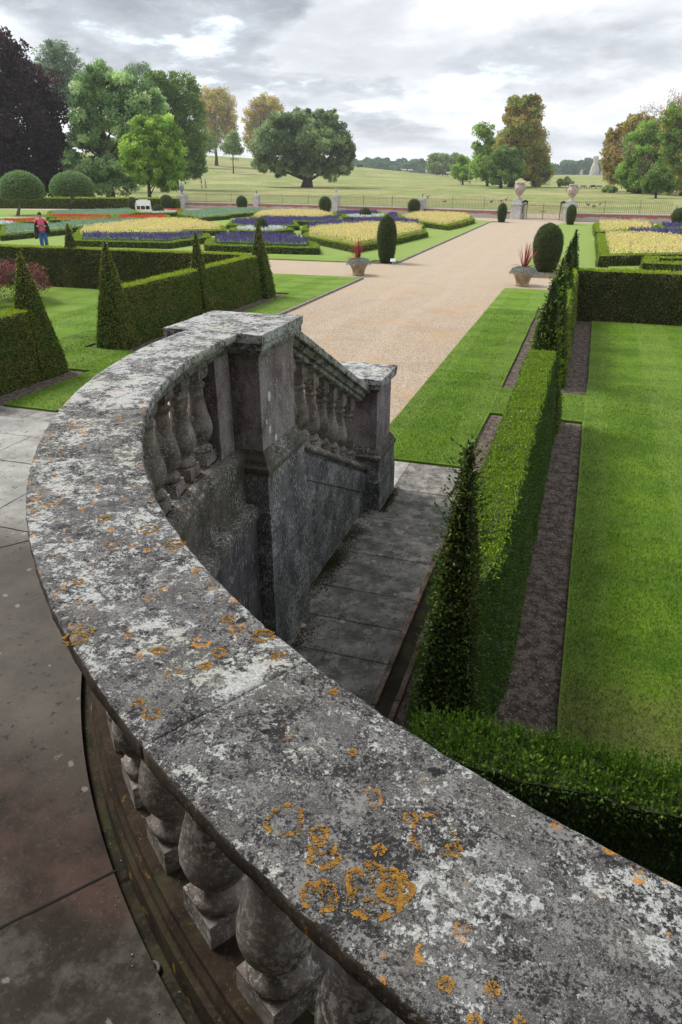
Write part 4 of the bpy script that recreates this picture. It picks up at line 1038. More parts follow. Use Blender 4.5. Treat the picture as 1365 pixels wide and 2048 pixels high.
def bed(label,outer,fills,w=.34,h=.31):
    o=W(outer,0); c=np.mean(np.array(o),0); t=empty('parterre_bed',(c[0],c[1],LZ-.03)); tag(t,label,'flower bed','box edged beds of the parterre')
    d=math.hypot(*c); edging(o,t,w,h,dens=320 if d<45 else 180,size=.05 if d<45 else .07)
    for poly,kind,hh in fills: planting(inset(o,w*.92),t,kind,hh)
    return t
bed('silver leaved bed in the left foreground of the parterre behind the person in pink',[(3,484),(145,470),(143,461),(6,464)],[([(10,475),(142,463),(135,451),(10,452)],'silver',.5)])
bed('long silver leaved bed with a clipped edge right of the person in pink',[(141,467),(291,457),(283,449),(110,458)],[([(112,459),(274,448),(268,443),(112,448)],'silver',.5)])
bed('red flower bed at the far left edge',[(2,455),(84,453),(86,447),(3,448)],[([(7,449.5),(77,446.5),(75,442.5),(7,443)],'red',.35)])
bed('long narrow bed of bright red flowers behind the orange strip',[(95,443),(229,445),(233,439),(95,438)],[([(127,439.5),(222,439),(222,434),(127,435)],'red',.35)])
bed('narrow strip of orange red flowers behind the long silver bed',[(100,450),(218,448),(214,443),(102,446)],[([(107,448),(216,445.5),(212,442),(107,443.5)],'orange',.3)])
bed('short bed of red flowers in front of the far left white circle',[(228,446),(343,447),(340,439),(235,440)],[([(258,441.5),(326,441.5),(322,434.5),(262,434.5)],'red',.35)])
bed('far red flower strip right behind the left white circle',[(320,429),(373,429),(372,426),(322,426)],[([(325,427),(370,427),(368,423.5),(327,423.5)],'red',.35)])
bed('silver leaved bed with a pointed near corner at the centre left',[(356,437),(399,445.5),(461,440),(440,431),(362,431)],[([(363,432),(399,441),(452,435),(438,427),(366,427)],'silver',.5)])
bed('far silver leaved bed just in front of the brick wall',[(404,431),(459,438),(534,431.5),(520,425),(410,425)],[([(408,428),(459,433),(523,428),(515,423),(410,423)],'silver',.45)])
bed('far left silver leaved bed in front of the tall hedge',[(97,439),(240,440),(278,434),(268,427),(97,432)],[([(98,435),(235,434.5),(272,430),(262,422),(150,424),(98,431)],'silver',.45)])
bed('purple flower bed with a long straight box edge in the left foreground of the parterre',[(148,495),(338,500),(424,487),(419,479),(330,486),(152,483)],[([(196,485),(338,488),(390,479),(386,470),(200,475)],'purple',.5)],w=.5)
bed('large golden bed behind the long purple bed',[(150,483),(376,479),(380,474),(453,473),(451,464),(392,452),(300,451),(160,470)],[([(160,476),(300,477),(382,468),(440,459),(398,446),(330,443.5),(290,451),(200,461)],'gold',.52)])
bed('purple flower bed in front of the near white flower circle',[(410,504),(515,509),(640,512),(637,500),(600,489),(455,484),(413,492)],[([(442,482),(470,473),(590,478),(606,490),(560,494),(450,492)],'purple',.55)],w=.55)
bed('purple flower bed behind the near white flower circle',[(454,460),(500,465),(548,465),(598,462),(594,454),(530,449),(465,451)],[([(473,452.5),(500,457),(548,457),(580,452),(530,445.5),(480,446.5)],'purple',.45)])
bed('golden bed with a pointed near corner beside the column yew',[(607,485),(632,491),(712,508.5),(757,500),(812,487),(856,476),(838,466),(740,463),(640,471),(609,478)],[([(620,472),(652,481),(716,494),(757,487),(832,469),(800,455),(700,456),(638,465)],'gold',.62)])
bed('purple flower bed behind the golden bed with the pointed near corner',[(605,472),(640,475),(700,468),(738,460),(704,454),(640,457),(606,464)],[([(626,462.5),(700,461),(727,453),(700,449),(652,451)],'purple',.5)])
bed('far golden bed in front of the pillar nearest the oak',[(500,443),(510,446.5),(640,446),(676,440),(640,432),(560,431),(520,434)],[([(506,441),(560,440.5),(640,437.5),(668,434),(640,428),(600,425),(560,427)],'gold',.52)])
bed('narrow purple flower bed in front of the far golden bed',[(508,450),(640,454),(686,449),(684,443),(640,447),(520,444)],[([(565,445),(640,445),(673,441),(670,437),(600,440)],'purple',.45)])
bed('purple flower bed in front of the middle white flower circle',[(695,457),(757,462),(847,463),(845,455),(800,451),(705,451)],[([(714,450),(760,452.5),(818,452.5),(814,447),(760,443.5),(718,444.5)],'purple',.5)])
bed('far purple flower strip behind the middle white flower circle',[(666,438),(720,439),(765,437),(760,431),(700,430),(668,432)],[([(686,431.5),(745,431.5),(742,427),(690,427)],'purple',.4)])
bed('far golden bed left of the gravel path near the gate',[(806,450),(816,452),(895,462.5),(921,457),(949,448),(941,441),(900,437),(830,436),(800,443)],[([(807,441),(895,452),(915,447),(941,438),(900,432),(830,431)],'gold',.52)])
bed('small purple flower bed left of the far golden bed near the gate',[(775,446),(804,446),(802,438),(790,435),(768,437)],[([(780,441),(799,441),(797,434),(782,434)],'purple',.45)])
bed('far golden bed on the right side of the path',[(1189,476),(1313,473),(1303,458),(1187,456)],[([(1201,466),(1309,463.5),(1292,448),(1194,445)],'gold',.52)])
bed('large golden bed with a deep clipped edge at the right',[(1195,535),(1440,530),(1440,503),(1310,487),(1191,484)],[([(1211,517),(1440,510),(1440,490),(1300,479),(1204,476)],'gold',.6)],w=.45,h=.42)
bed('purple flower bed between the two golden beds at the right edge',[(1241,483),(1440,489),(1440,479),(1243,474)],[([(1285,471),(1440,478),(1440,470),(1290,466)],'purple',.5)])
bed('far purple flower bed at the right edge in front of the wall',[(1318,470),(1440,468),(1440,458),(1310,459)],[([(1302,458),(1440,458),(1440,451),(1302,452)],'purple',.45)])
bed('low green clipped box bed nearest on the right lawn',[(1280,550),(1440,558),(1440,537),(1283,534)],[([(1300,530),(1440,535),(1440,528),(1302,524)],'green',.32)],w=.6,h=.40)
def circle_bed(label,px,py,r_out,r_in,dome,sides=8):
    c=at(px,py,0); t=empty('circular_bed',(c.x,c.y,LZ-.03)); tag(t,label,'flower bed','round white flower beds with a yew dome')
    pts=[(c.x+r_out*math.cos(a),c.y+r_out*math.sin(a)) for a in np.linspace(0,2*math.pi,16,endpoint=False)]
    edging(pts,t,.36,.33,320,.055)
    pin=[(c.x+r_in*math.cos(a),c.y+r_in*math.sin(a)) for a in np.linspace(0,2*math.pi,16,endpoint=False)]
    planting(pin,t,'white',.42)
    d=empty('yew_dome_tmp'); bpy.data.objects.remove(d)
    mb=MB(); mb.lathe([(dome*.9,0),(dome,.25),(dome*.97,.45),(dome*.8,.68),(dome*.5,.86),(dome*.2,.94),(.02,.95)],24,c.x,c.y); jitter(mb,.03,2); dress(mb,500,.05,top=None,topz=2)
    tag(mb.build('yew_dome',[M_core,M_dk],loc=(c.x,c.y,0)),'small round yew dome in the centre of '+label.split(' of ')[0].replace('round bed','the round bed'),'topiary')
circle_bed('near round bed of white flowers',524,470,1.95,1.5,.42)
circle_bed('middle round bed of white flowers',731,442,1.95,1.5,.5)
circle_bed('far left round bed of white flowers near the bench',318,433,1.95,1.6,.5)
circle_bed('left edge round bed of white flowers',-16,459,1.95,1.5,.45)
# ------------------------------------------------------------------ boundary wall, piers, railings, gate
M_brick=brick_material(); M_wcop=stone_material('wall_coping',(.40,.385,.375),(.55,.54,.52),(.6,.6,.59),.6,4)
M_wp=stone_material('white_pier_stone',(.38,.37,.36),(.58,.57,.55),(.25,.24,.23),.60,3)
M_iron=plain('old_iron',(.32,.28,.20),.7,.2,20); M_urn=stone_material('urn_stone',(.26,.20,.175),(.48,.40,.36),(.6,.57,.54),.55,5)
M_lead=stone_material('blue_grey_lead',(.14,.17,.19),(.28,.32,.35),(.5,.5,.5),.62,6)
def hgt(px,base,top):
    b=at(px,base,0); d=ray(px,top); return EYE+d.z*math.hypot(b.x,b.y)/math.hypot(d.x,d.y)
def obox(mb,c,ang,hx,hy,z0,z1,mat=0):
    s_=len(mb.v); b=MB(); b.box(-hx,hx,-hy,hy,z0,z1,mat); v=b.v[0]; ca,sa=math.cos(ang),math.sin(ang)
    mb.add(np.column_stack([c[0]+v[:,0]*ca-v[:,1]*sa,c[1]+v[:,0]*sa+v[:,1]*ca,v[:,2]]),[tuple(r) for g in b.f for r in (g[0]-0)],mat)
pill=[(-40,405,'far'),(367,416.5,'lead'),(515,419.5,'s'),(673,424.5,'s'),(844,430.5,'s'),(1034,438,'gate'),(1138,442.5,'gate'),(1348,447.5,'s'),(1570,452,'s')]
pw=[at(a,b,0) for a,b,_ in pill]
def urn_prof(kind,h):
    if kind=='gate': q=[(.30,0),(.30,.05),(.20,.08),(.13,.13),(.10,.20),(.12,.24),(.24,.30),(.34,.38),(.40,.50),(.42,.62),(.40,.70),(.33,.76),(.31,.80),(.34,.90),(.36,.93),(.33,.96),(.25,.97)]
    elif kind=='lead': q=[(.22,0),(.20,.06),(.10,.12),(.09,.20),(.20,.32),(.27,.42),(.28,.52),(.24,.58),(.30,.60),(.31,.64),(.24,.74),(.14,.82),(.06,.86),(.08,.92),(.05,.98),(.01,1.0)]
    else: q=[(.16,0),(.15,.08),(.08,.15),(.07,.25),(.14,.40),(.20,.58),(.21,.72),(.17,.78),(.22,.84),(.20,.90),(.08,.93)]
    return [(r*(h/1.25 if kind!='gate' else h/1.35),z*h) for r,z in q]
angp={'far':'','lead':''}
names={1:('tall white stone pier with a bluish lidded urn beside the hedge end','large bluish lead urn with a domed lid on the leftmost visible pier'),
2:('first slim stone pier right of the leftmost urn','small dark vase on the first slim wall pier'),3:('slim stone pier of the wall right below the big spreading oak','small pale finial vase on the pier below the big oak'),
4:('slim stone pier midway between the oak and the gate','small bluish vase on the slim pier nearest left of the gate'),5:('thick white gate pier on the left of the iron gate','big carved stone urn with two handles on the left gate pier'),
6:('thick white gate pier on the right of the iron gate','big carved stone urn on the right gate pier'),7:('slim stone pier at the right end of the brick wall','small pale vase on the rightmost wall pier')}
dims={1:(.42,390,364),2:(.26,391,380),3:(.26,391,376),4:(.26,398,386),5:(.40,405,363),6:(.40,409,367),7:(.27,424,410)}
for i,(px,py,k) in enumerate(pill):
    if i==0 or i==8: continue
    hw,ty,uy=dims[i]; c=pw[i]; H=hgt(px,py,ty); U=hgt(px,py,uy)-H
    dv=pw[min(i+1,8)]-pw[i-1]; ang=math.atan2(dv.y,dv.x)
    t=empty('wall_pier',(c.x,c.y,0)); tag(t,names[i][0],'pier','stone piers of the brick wall' if k=='s' else None)
    mb=MB(); obox(mb,(0,0),ang,hw*1.12,hw*1.12,-.1,H*.36); mb.build('base',M_wp,t)
    mb=MB(); obox(mb,(0,0),ang,hw,hw,H*.36,H-.16); mb.build('shaft',M_wp,t)
    mb=MB(); obox(mb,(0,0),ang,hw*1.22,hw*1.22,H-.16,H-.05); obox(mb,(0,0),ang,hw*.9,hw*.9,H-.05,H+.06 if k!='gate' else H+.22); mb.build('cap',M_wp,t)
    z0=H+.058 if k!='gate' else H+.218
    ur=empty('urn',(c.x,c.y,z0)); tag(ur,names[i][1],'urn')
    kind={'s':'s','lead':'lead','gate':'gate'}[k]
    mb=MB(); pr=urn_prof(kind,U-(z0-H)); mb.lathe(pr,24)
    if kind=='gate': jitter(mb,.022,9)
    mb.build('bowl',M_urn if kind=='gate' else (M_wp if i==3 else M_lead),ur)
    if kind=='gate':
        h=U-(z0-H)
        for s_ in (-1,1):
            mb=MB(); pts=[(s_*r*h/1.35*math.cos(ang),s_*r*h/1.35*math.sin(ang),z*h) for r,z in ((.34,.50),(.50,.55),(.53,.70),(.46,.84),(.36,.82),(.34,.72))]
            mb.tube(pts,.035,6); mb.build('handle',M_urn,ur)
gate_l,gate_r=pw[5],pw[6]
for i in range(len(pw)-1):
    if i==5: continue
    a,b=pw[i],pw[i+1]; d=(b-a); L=d.length; ang=math.atan2(d.y,d.x); mid=(a+b)/2
    hw=.34; La=L-.05
    if i==0: 
        # the tall hedge stands here instead of the wall
        continue
    lab={1:'brick wall section right of the leftmost tall pier',2:'brick wall section between the first two slim piers',3:'brick wall section right of the pier below the oak',4:'brick wall section left of the gate',6:'brick wall section right of the gate',7:'brick wall section beyond the right edge pier'}[i]
    t=empty('brick_wall',(mid.x,mid.y,0)); tag(t,'low red '+lab,'wall')
    mb=MB(); obox(mb,(0,0),ang,L/2-.2,.17,-.1,.54); mb.build('brickwork',M_brick,t)
    mb=MB(); obox(mb,(0,0),ang,L/2-.2,.22,.54,.62); mb.build('coping',M_wcop,t)
    f=empty('railing',(mid.x,mid.y,.62)); tag(f,'thin iron railings on the '+lab,'railing')
    ca,sa=math.cos(ang),math.sin(ang)
    for z in (.06,.70):
        mb=MB(); obox(mb,(0,0),ang,L/2-.28,.010,z,z+.02); mb.build('rail',M_iron,f)
    mb=MB(); n=int((L-.7)/.135)
    for k in range(n):
        x=-(L-.7)/2+(L-.7)*k/(n-1); obox(mb,(x*ca,x*sa),ang,.012,.010,.0,.84)
    mb.build('bars',M_iron,f)
    for x in (-L/6,L/6):
        mb=MB(); obox(mb,(x*ca,x*sa),ang,.02,.02,0,.92); mb.build('standard',M_iron,f)
# gate
d=gate_r-gate_l; L=d.length; ang=math.atan2(d.y,d.x); mid=(gate_l+gate_r)/2; ca,sa=math.cos(ang),math.sin(ang)
g=empty('iron_gate',(mid.x,mid.y,0)); tag(g,'double iron gate between the two thick urn topped piers','gate')
GH=hgt(1086,440,407)
for s_ in (-1,1):
    wl=L/2-.47; x0=.02 if s_>0 else -wl*.78-.02; x1=x0+wl*.78
    mb=MB()
    for z in (.08,GH*.86): obox(mb,((x0+x1)/2*ca,(x0+x1)/2*sa),ang,(x1-x0)/2,.018,z,z+.04)
    n=15
    for k in range(n):
        x=x0+(x1-x0)*k/(n-1); obox(mb,(x*ca,x*sa),ang,.011 if 0<k<n-1 else .025,.011,.05,GH)
    mb.build('gate_leaf',M_iron,g)
    xa=s_*(wl*.80+.02); xb=s_*(wl+.04); lo,hi=min(xa,xb),max(xa,xb)
    mb=MB(); 
    for k in range(5):
        x=lo+(hi-lo)*k/4; obox(mb,(x*ca,x*sa),ang,.012 if k%4 else .022,.012,.02,GH*1.02)
    obox(mb,((lo+hi)/2*ca,(lo+hi)/2*sa),ang,(hi-lo)/2,.02,GH*.9,GH*.9+.04)
    for k in range(7):
        x=lo+(hi-lo)*k/6; mb.ell((x*ca,x*sa,GH*1.05+.09*math.sin(math.pi*k/6)),(.06,.05,.09),8,5)
    mb.build('side_panel',plain('gate_black',(.02,.022,.02),.6),g)
mb=MB(); obox(mb,(0,-.03),ang,.32,.02,GH*.5,GH*.5+.06); mb.build('latch',M_iron,g)
# tall hedge at the back left
a=at(20,417,0); b=at(352,419,0); d=b-a; ang=math.atan2(d.y,d.x); L=d.length; Hh=hgt(300,419,398)
mb=gridbox(-L/2-4,L/2,-.6,.6,0,Hh,.5,.1); jitter(mb,.05,1.1); dress(mb,130,.11,top=True)
o=mb.build('hedge',YM); o.location=((a.x+b.x)/2,(a.y+b.y)/2+.6,0); o.rotation_euler=(0,0,ang); tag(o,'tall dark clipped hedge at the back left behind the white bench','hedge')
# white bench
p=at(287,421.5,0); t=empty('garden_bench',(p.x,p.y,LZ),math.radians(22)); tag(t,'white painted garden bench standing against the tall hedge','bench')
M_wp2=plain('white_paint',(.80,.80,.78),.5,.03)
mb=MB(); mb.box(-.72,.72,-.03,.45,.40,.44); mb.build('seat',M_wp2,t)
mb=MB(); V=[(-.70,.44,.40)]
mb.box(-.70,.70,.43,.47,.442,.88); mb.box(-.45,.45,.43,.47,.881,.97); mb.build('backrest',M_wp2,t)
for x in (-.70,-.24,.24,.70):
    for y in (0,.42):
        if abs(x)<.5 and y>0: continue
        mb=MB(); mb.box(x-.035,x+.035,y-.035,y+.035,0,.40); mb.build('leg',M_wp2,t)
for x in (-.70,.70):
    mb=MB(); mb.box(x-.03,x+.03,-.02,.42,.62,.66); mb.box(x-.025,x+.025,-.01,.03,.441,.62); mb.build('armrest',M_wp2,t)
# ------------------------------------------------------------------ trees
def leaf(name,a,b,c=None,t=.45,big=.12,k=2.3): return leafmat(name,tuple(x*k for x in a),tuple(min(.8,x*k) for x in b),c,trans=t,rough=.6,big=big)
M_bark=plain('bark',(.10,.08,.06),.95,.3,3); M_barkg=plain('grey_bark',(.17,.15,.13),.95,.25,3)
def tree(name,label,base,D,blobs,n,size,mats,trunk=.35,clump=.34,cat='tree',group=None,bark=None,gz=None,limbs=True,flat=1.0,bare=0,shell=.62,depth=1.0,weights=None,lean=None):
    """blobs: (px,py,rx,ry) of the crown in photo pixels at distance D; each becomes a solid of real depth"""
    b=at_dist(base[0],base[1],D); z0=ground_z(b.x,b.y) if gz is None else gz
    scale=(D*cP+0)/F
    t=empty(name,(b.x,b.y,z0)); tag(t,label,cat,group)
    vdir=Vector((b.x,b.y,0)).normalized(); side=Vector((vdir.y,-vdir.x,0))
    cen=[]; mb=MB()
    W_=[bl[2]*bl[3] for bl in blobs]; S=sum(W_)
    maxr=max(bl[2] for bl in blobs)*scale
    for (px,py,rx,ry) in blobs:
        c=at_dist(px,py,D); rX,rZ=rx*scale,ry*scale; rY=min(rX,maxr)*1.0
        c=c+vdir*rng.normal(0,.25)*rX*depth
        cen.append((c,rX,rZ))
        m=int(2.3*n*rx*ry/S); nc=max(22,int(60*(rx*ry/S)*len(blobs)**.6+18)); per=max(6,m//nc)
        for k in range(nc):
            dv=rng.normal(0,1,3); dv/=np.linalg.norm(dv); rad=rng.uniform(shell*.8,1.0)
            cc=np.array(c)+ (np.array(side)*dv[0]*rX+np.array(vdir)*dv[1]*rY+np.array((0,0,1))*dv[2]*rZ)*rad
            cr=clump*min(rX,rZ)*rng.uniform(.6,1.25)
            q=rng.normal(0,1,(per,3)); q/=np.linalg.norm(q,axis=1)[:,None]; q2=q*rng.uniform(.35,1.05,(per,1)); q2[:,2]*=.75*flat
            mi=rng.integers(0,len(mats)) if weights is None else rng.choice(len(mats),p=weights)
            tn=np.clip(rng.normal(rng.uniform(.25,.75),.32,per),0,1)
            mb.leaves(cc+q2*cr,q,size*.88,mi,tn,.7,.35,.75)
    mb.v=[v-np.array(t.location) for v in mb.v]
    mb.build('crown',mats,t)
    # trunk and limbs
    zt=np.mean([c.z for c,_,_ in cen]); loc=Vector(t.location); mb=MB()
    top=Vector((0,0,0)); hi=max(c.z+rz*.5 for c,_,rz in cen)-z0; mcx=sum((c-loc for c,_,_ in cen),Vector())/len(cen)
    pts=[]; rad=[]
    for i in range(8):
        s_=i/7; pts.append((mcx.x*s_**1.5*.8+math.sin(i*1.7)*trunk*.2,mcx.y*s_**1.5*.8,-.3+hi*.85*s_)); rad.append(trunk*(1.35 if i==0 else 1-.85*s_))
    mb.tube(pts,rad,9)
    for (c,rx,rz) in cen:
        e=c-loc; k=min(.55,max(.12,(e.z-rz)/hi*.9)); s0=Vector(pts[0]).lerp(Vector(pts[-1]),k)
        mid=s0.lerp(e,.5)+Vector((rng.normal(0,.1),rng.normal(0,.1),rng.uniform(-.05,.1)))*rx
        r0=trunk*.36*(1-k*.5); mb.tube([s0,mid,e],[r0,r0*.6,r0*.2],6)
        for j in range(4):
            dv=Vector(rng.normal(0,1,3)).normalized(); e2=e+Vector((dv.x*rx,dv.y*rx,abs(dv.z)*rz))*.75; mb.tube([mid,(mid+e2)/2+Vector((0,0,.05*rx)),e2],[r0*.35,r0*.22,.03],4)
    mb.build('trunk',bark or M_bark,t)
    return t
PUR=[leaf('purple_beech_leaf',(.006,.003,.005),(.025,.012,.015)),leaf('purple_beech_leaf_light',(.018,.009,.011),(.055,.028,.030))]
G1=[leaf('lime_leaf',(.08,.13,.055),(.17,.25,.10)),leaf('lime_leaf_light',(.15,.22,.095),(.27,.36,.16)),leaf('lime_leaf_deep',(.045,.085,.035),(.09,.15,.055))]
G2=[leaf('maple_leaf',(.09,.155,.025),(.18,.27,.05)),leaf('maple_leaf_light',(.15,.235,.035),(.25,.34,.075)),leaf('maple_leaf_deep',(.055,.11,.02),(.11,.18,.035))]
G3=[leaf('dark_lime_leaf',(.038,.068,.016),(.085,.135,.028)),leaf('dark_lime_leaf_light',(.07,.11,.026),(.13,.19,.05))]
OR=[leaf('autumn_leaf',(.23,.17,.045),(.35,.27,.08)),leaf('autumn_green_leaf',(.13,.145,.045),(.23,.23,.075)),leaf('autumn_dull_leaf',(.15,.12,.05),(.24,.19,.08))]
OK_=[leaf('oak_leaf',(.07,.105,.045),(.15,.19,.09)),leaf('oak_leaf_light',(.11,.15,.06),(.19,.24,.11)),leaf('oak_leaf_deep',(.035,.06,.028),(.07,.105,.05))]
CH=[leaf('chestnut_leaf',(.12,.13,.03),(.22,.21,.055)),leaf('chestnut_brown_leaf',(.145,.11,.035),(.22,.17,.055)),leaf('chestnut_green_leaf',(.07,.12,.03),(.15,.22,.06))]
GR=[leaf('field_maple_leaf',(.065,.10,.022),(.14,.19,.04)),leaf('field_maple_light',(.11,.19,.035),(.20,.30,.07))]
PL=[leaf('pale_cedar_leaf',(.07,.10,.07),(.15,.20,.14))]
tree('copper_beech','huge dark purple copper beech filling the left edge','20 405'.split() and (20,400),112,[(-30,130,60,70),(12,100,32,36),(30,150,40,40),(75,190,48,50),(-60,260,90,120),(30,235,80,70),(95,245,45,55),(50,310,75,60),(105,320,32,55),(85,365,45,28),(20,350,70,40),(-60,370,70,45),(118,290,20,40)],34000,.40,PUR,.7,.36,weights=[.7,.3])
tree('cedar','thin grey green tree showing between the purple beech and the lime',(118,400),150,[(112,110,34,22),(140,140,26,26),(95,135,30,22),(125,175,35,25),(140,200,24,24),(110,100,22,14)],5200,.34,PL,.4,.45,shell=.3,flat=.6)
tree('lime_tree','large mid green tree with a broad crown standing left behind the hedge',(222,401),106,[(195,150,26,28),(175,180,36,30),(222,172,44,34),(270,190,34,36),(160,230,26,26),(192,225,34,30),(255,235,50,44),(305,230,32,44),(150,278,22,18),(178,275,34,26),(225,300,42,32),(165,330,34,30),(205,345,42,34),(248,350,38,32),(140,320,18,13),(300,290,36,34),(185,375,26,18)],38000,.30,G1,.55,.36,shell=.5)
tree('maple','smaller yellow green maple in front of the large green tree',(299,401),97,[(290,262,24,22),(325,262,32,24),(272,300,30,24),(318,300,44,32),(345,330,22,28),(290,338,40,26),(330,355,34,22),(258,325,18,16),(350,300,16,24)],22000,.27,G2,.26,.36)
tree('lime_tree','dark green tree behind and right of the yellow green maple',(352,372),150,[(318,180,34,32),(360,190,34,34),(385,178,14,22),(335,225,40,36),(378,238,30,36),(390,290,26,36),(375,325,34,30),(350,300,30,50),(398,330,16,16)],18000,.40,G3,.5,.36)
tree('ash_tree','small wispy treetop above the large green tree',(272,380),190,[(270,140,22,14),(288,138,14,10),(258,148,12,10)],1200,.34,PL,.4,.5,shell=.2)
tree('chestnut_tree','golden brown chestnut on the rise left of the oak',(432,310),300,[(418,200,24,20),(445,215,28,28),(412,235,22,26),(455,245,20,26),(430,265,28,26),(438,192,18,12)],7500,.60,OR,.6,.40,shell=.45)
tree('yew_tree','dark shrubby tree at the crest beside the golden brown chestnut',(405,308),285,[(415,282,18,22),(398,290,16,20)],2200,.6,G3,.5,.4)
tree('hawthorn','small dark green tree on the slope in front of the golden brown chestnut',(466,324),250,[(465,278,14,14),(462,295,20,13),(475,300,14,9)],2600,.45,G3,.22,.4)
tree('chestnut_tree','golden brown treetop rising behind the big oak',(525,318),320,[(525,210,24,20),(548,212,20,16),(505,245,18,26),(500,275,16,26),(530,240,26,26)],6000,.62,OR,.6,.42,shell=.4)
tree('oak_tree','big spreading grey green oak standing alone in the park',(614,375.5),165,[(565,255,34,26),(600,248,34,24),(645,245,32,24),(540,290,34,32),(580,300,38,32),(625,285,40,36),(665,275,34,34),(690,300,20,32),(530,325,26,24),(570,335,32,18),(620,335,34,22),(670,335,34,22),(655,232,24,12),(702,310,10,18)],38000,.42,OK_,1.1,.36,shell=.5)
tree('chestnut_tree','tall tapering brown and green chestnut left of the gate urns',(1022,372),178,[(1040,212,20,24),(1065,225,18,26),(1022,235,18,20),(1050,255,34,30),(1020,285,30,28),(1065,290,36,34),(1045,325,48,32),(1085,335,20,26),(1075,350,26,18),(1010,325,30,24),(1058,205,16,12)],30000,.42,CH,.7,.36,weights=[.42,.36,.22])
tree('ash_tree','loose green tree leaning out left of the tall chestnut',(975,368),186,[(968,262,20,14),(985,285,18,16),(955,292,14,8),(972,310,22,20),(960,335,22,22),(985,330,20,24)],8500,.40,GR,.3,.42,shell=.4)
tree('holm_oak','round dark green tree in front of the tall chestnut',(1002,371),168,[(1008,310,24,18),(990,330,30,20),(1022,335,26,20),(1005,352,40,14),(975,345,18,14)],11000,.34,G3,.35,.36)
tree('hawthorn','small green field tree left of the loose green tree',(926,368),195,[(925,325,14,12),(915,340,14,12),(936,340,16,14),(925,352,22,8)],4200,.40,GR,.2,.4)
tree('chestnut_tree','broad orange and brown crown at the left of the right hand group',(1262,382),150,[(1232,300,24,22),(1252,275,30,22),(1262,315,40,30),(1225,330,20,18),(1240,345,26,22),(1230,272,14,14),(1280,255,30,20)],15000,.37,[CH[1],OR[2],CH[0]],.6,.36)
tree('field_maple','big bright green crown at the centre of the right hand group',(1282,387),140,[(1300,270,34,26),(1280,300,34,30),(1310,310,36,34),(1265,345,30,26),(1295,350,40,28),(1325,340,26,28),(1272,368,24,14)],20000,.34,GR+[CH[2]],.7,.36)
tree('elm','brownish green crown cut by the right edge',(1372,392),132,[(1350,235,26,22),(1375,250,40,30),(1345,280,22,26),(1365,310,34,34),(1380,350,40,34),(1350,355,22,26)],15000,.34,[CH[0],GR[0],CH[2]],.6,.38,shell=.45)
tree('holly','small dark green bush like tree under the right hand group',(1312,391),118,[(1318,355,22,16),(1330,368,16,14),(1304,372,18,12)],5500,.28,G3,.2,.4)
# bare topped tree: recursive branches
def bare(label,base,D,top,n=6,lab_leaf=None):
    b=at_dist(base[0],base[1],D); z0=ground_z(b.x,b.y); t=empty('bare_tree',(b.x,b.y,z0)); tag(t,label,'tree'); mb=MB(); tips=[]
    H=at_dist(top[0],top[1],D).z-z0
    def br(p,d,L,r,dep):
        q=p+d*L; m=p.lerp(q,.5)+Vector(rng.normal(0,1,3))*L*.05; mb.tube([p,m,q],[r,r*.85,r*.68],5 if dep<3 else 4)
        if dep>=6: tips.append(q); return
        for k in range(2 if dep<2 else 3):
            nd=(d+Vector(rng.normal(0,.46,3))+Vector((0,0,.06))).normalized(); br(q,nd,L*rng.uniform(.66,.84),r*.62,dep+1)
        if dep>3: tips.append(q)
    br(Vector((0,0,-.2)),Vector((0,0,1)),H*.42,.55,0); 
    # fit: scale so that the highest tip meets the measured height
    zmax=max(q.z for q in tips); s_=H/zmax; mb.v=[v*np.array((s_*.95,s_*.95,s_)) for v in mb.v]
    mb.build('branches',M_barkg,t)
    mb=MB(); T=np.array([tuple(q) for q in tips])*np.array((s_*.95,s_*.95,s_)); k=rng.integers(0,len(T),2600); Pq=T[k]+rng.normal(0,.35,(2600,3)); mb.leaves(Pq,rng.normal(0,1,(2600,3)),.20,0); mb.build('sparse_leaves',[leaf('withered_leaf',(.16,.10,.06),(.26,.18,.11))],t)
bare('bare branched dying tree towering over the right hand group',(1296,389),145,(1302,174))
# shrubs in the park
for px,py,r,h,l in ((1130,375,15,14,'grey green shrub right of the tall chestnut'),(1219,385,12,9,'low bluish shrub in the open grass beyond the right gate urn'),(800,334,14,6,'low scrub along the crest in front of the distant wood'),(860,338,16,8,'pale scrub beside the four distant trees')):
    c=on_ground(px,py); D=math.hypot(c.x,c.y); s_=D*cP/F; shrub('shrub',l,(c.x,c.y,c.z+h*s_*.35),(r*s_,r*s_,h*s_*.9),2600,.3,[GR[0],OK_[1]],clumps=24)
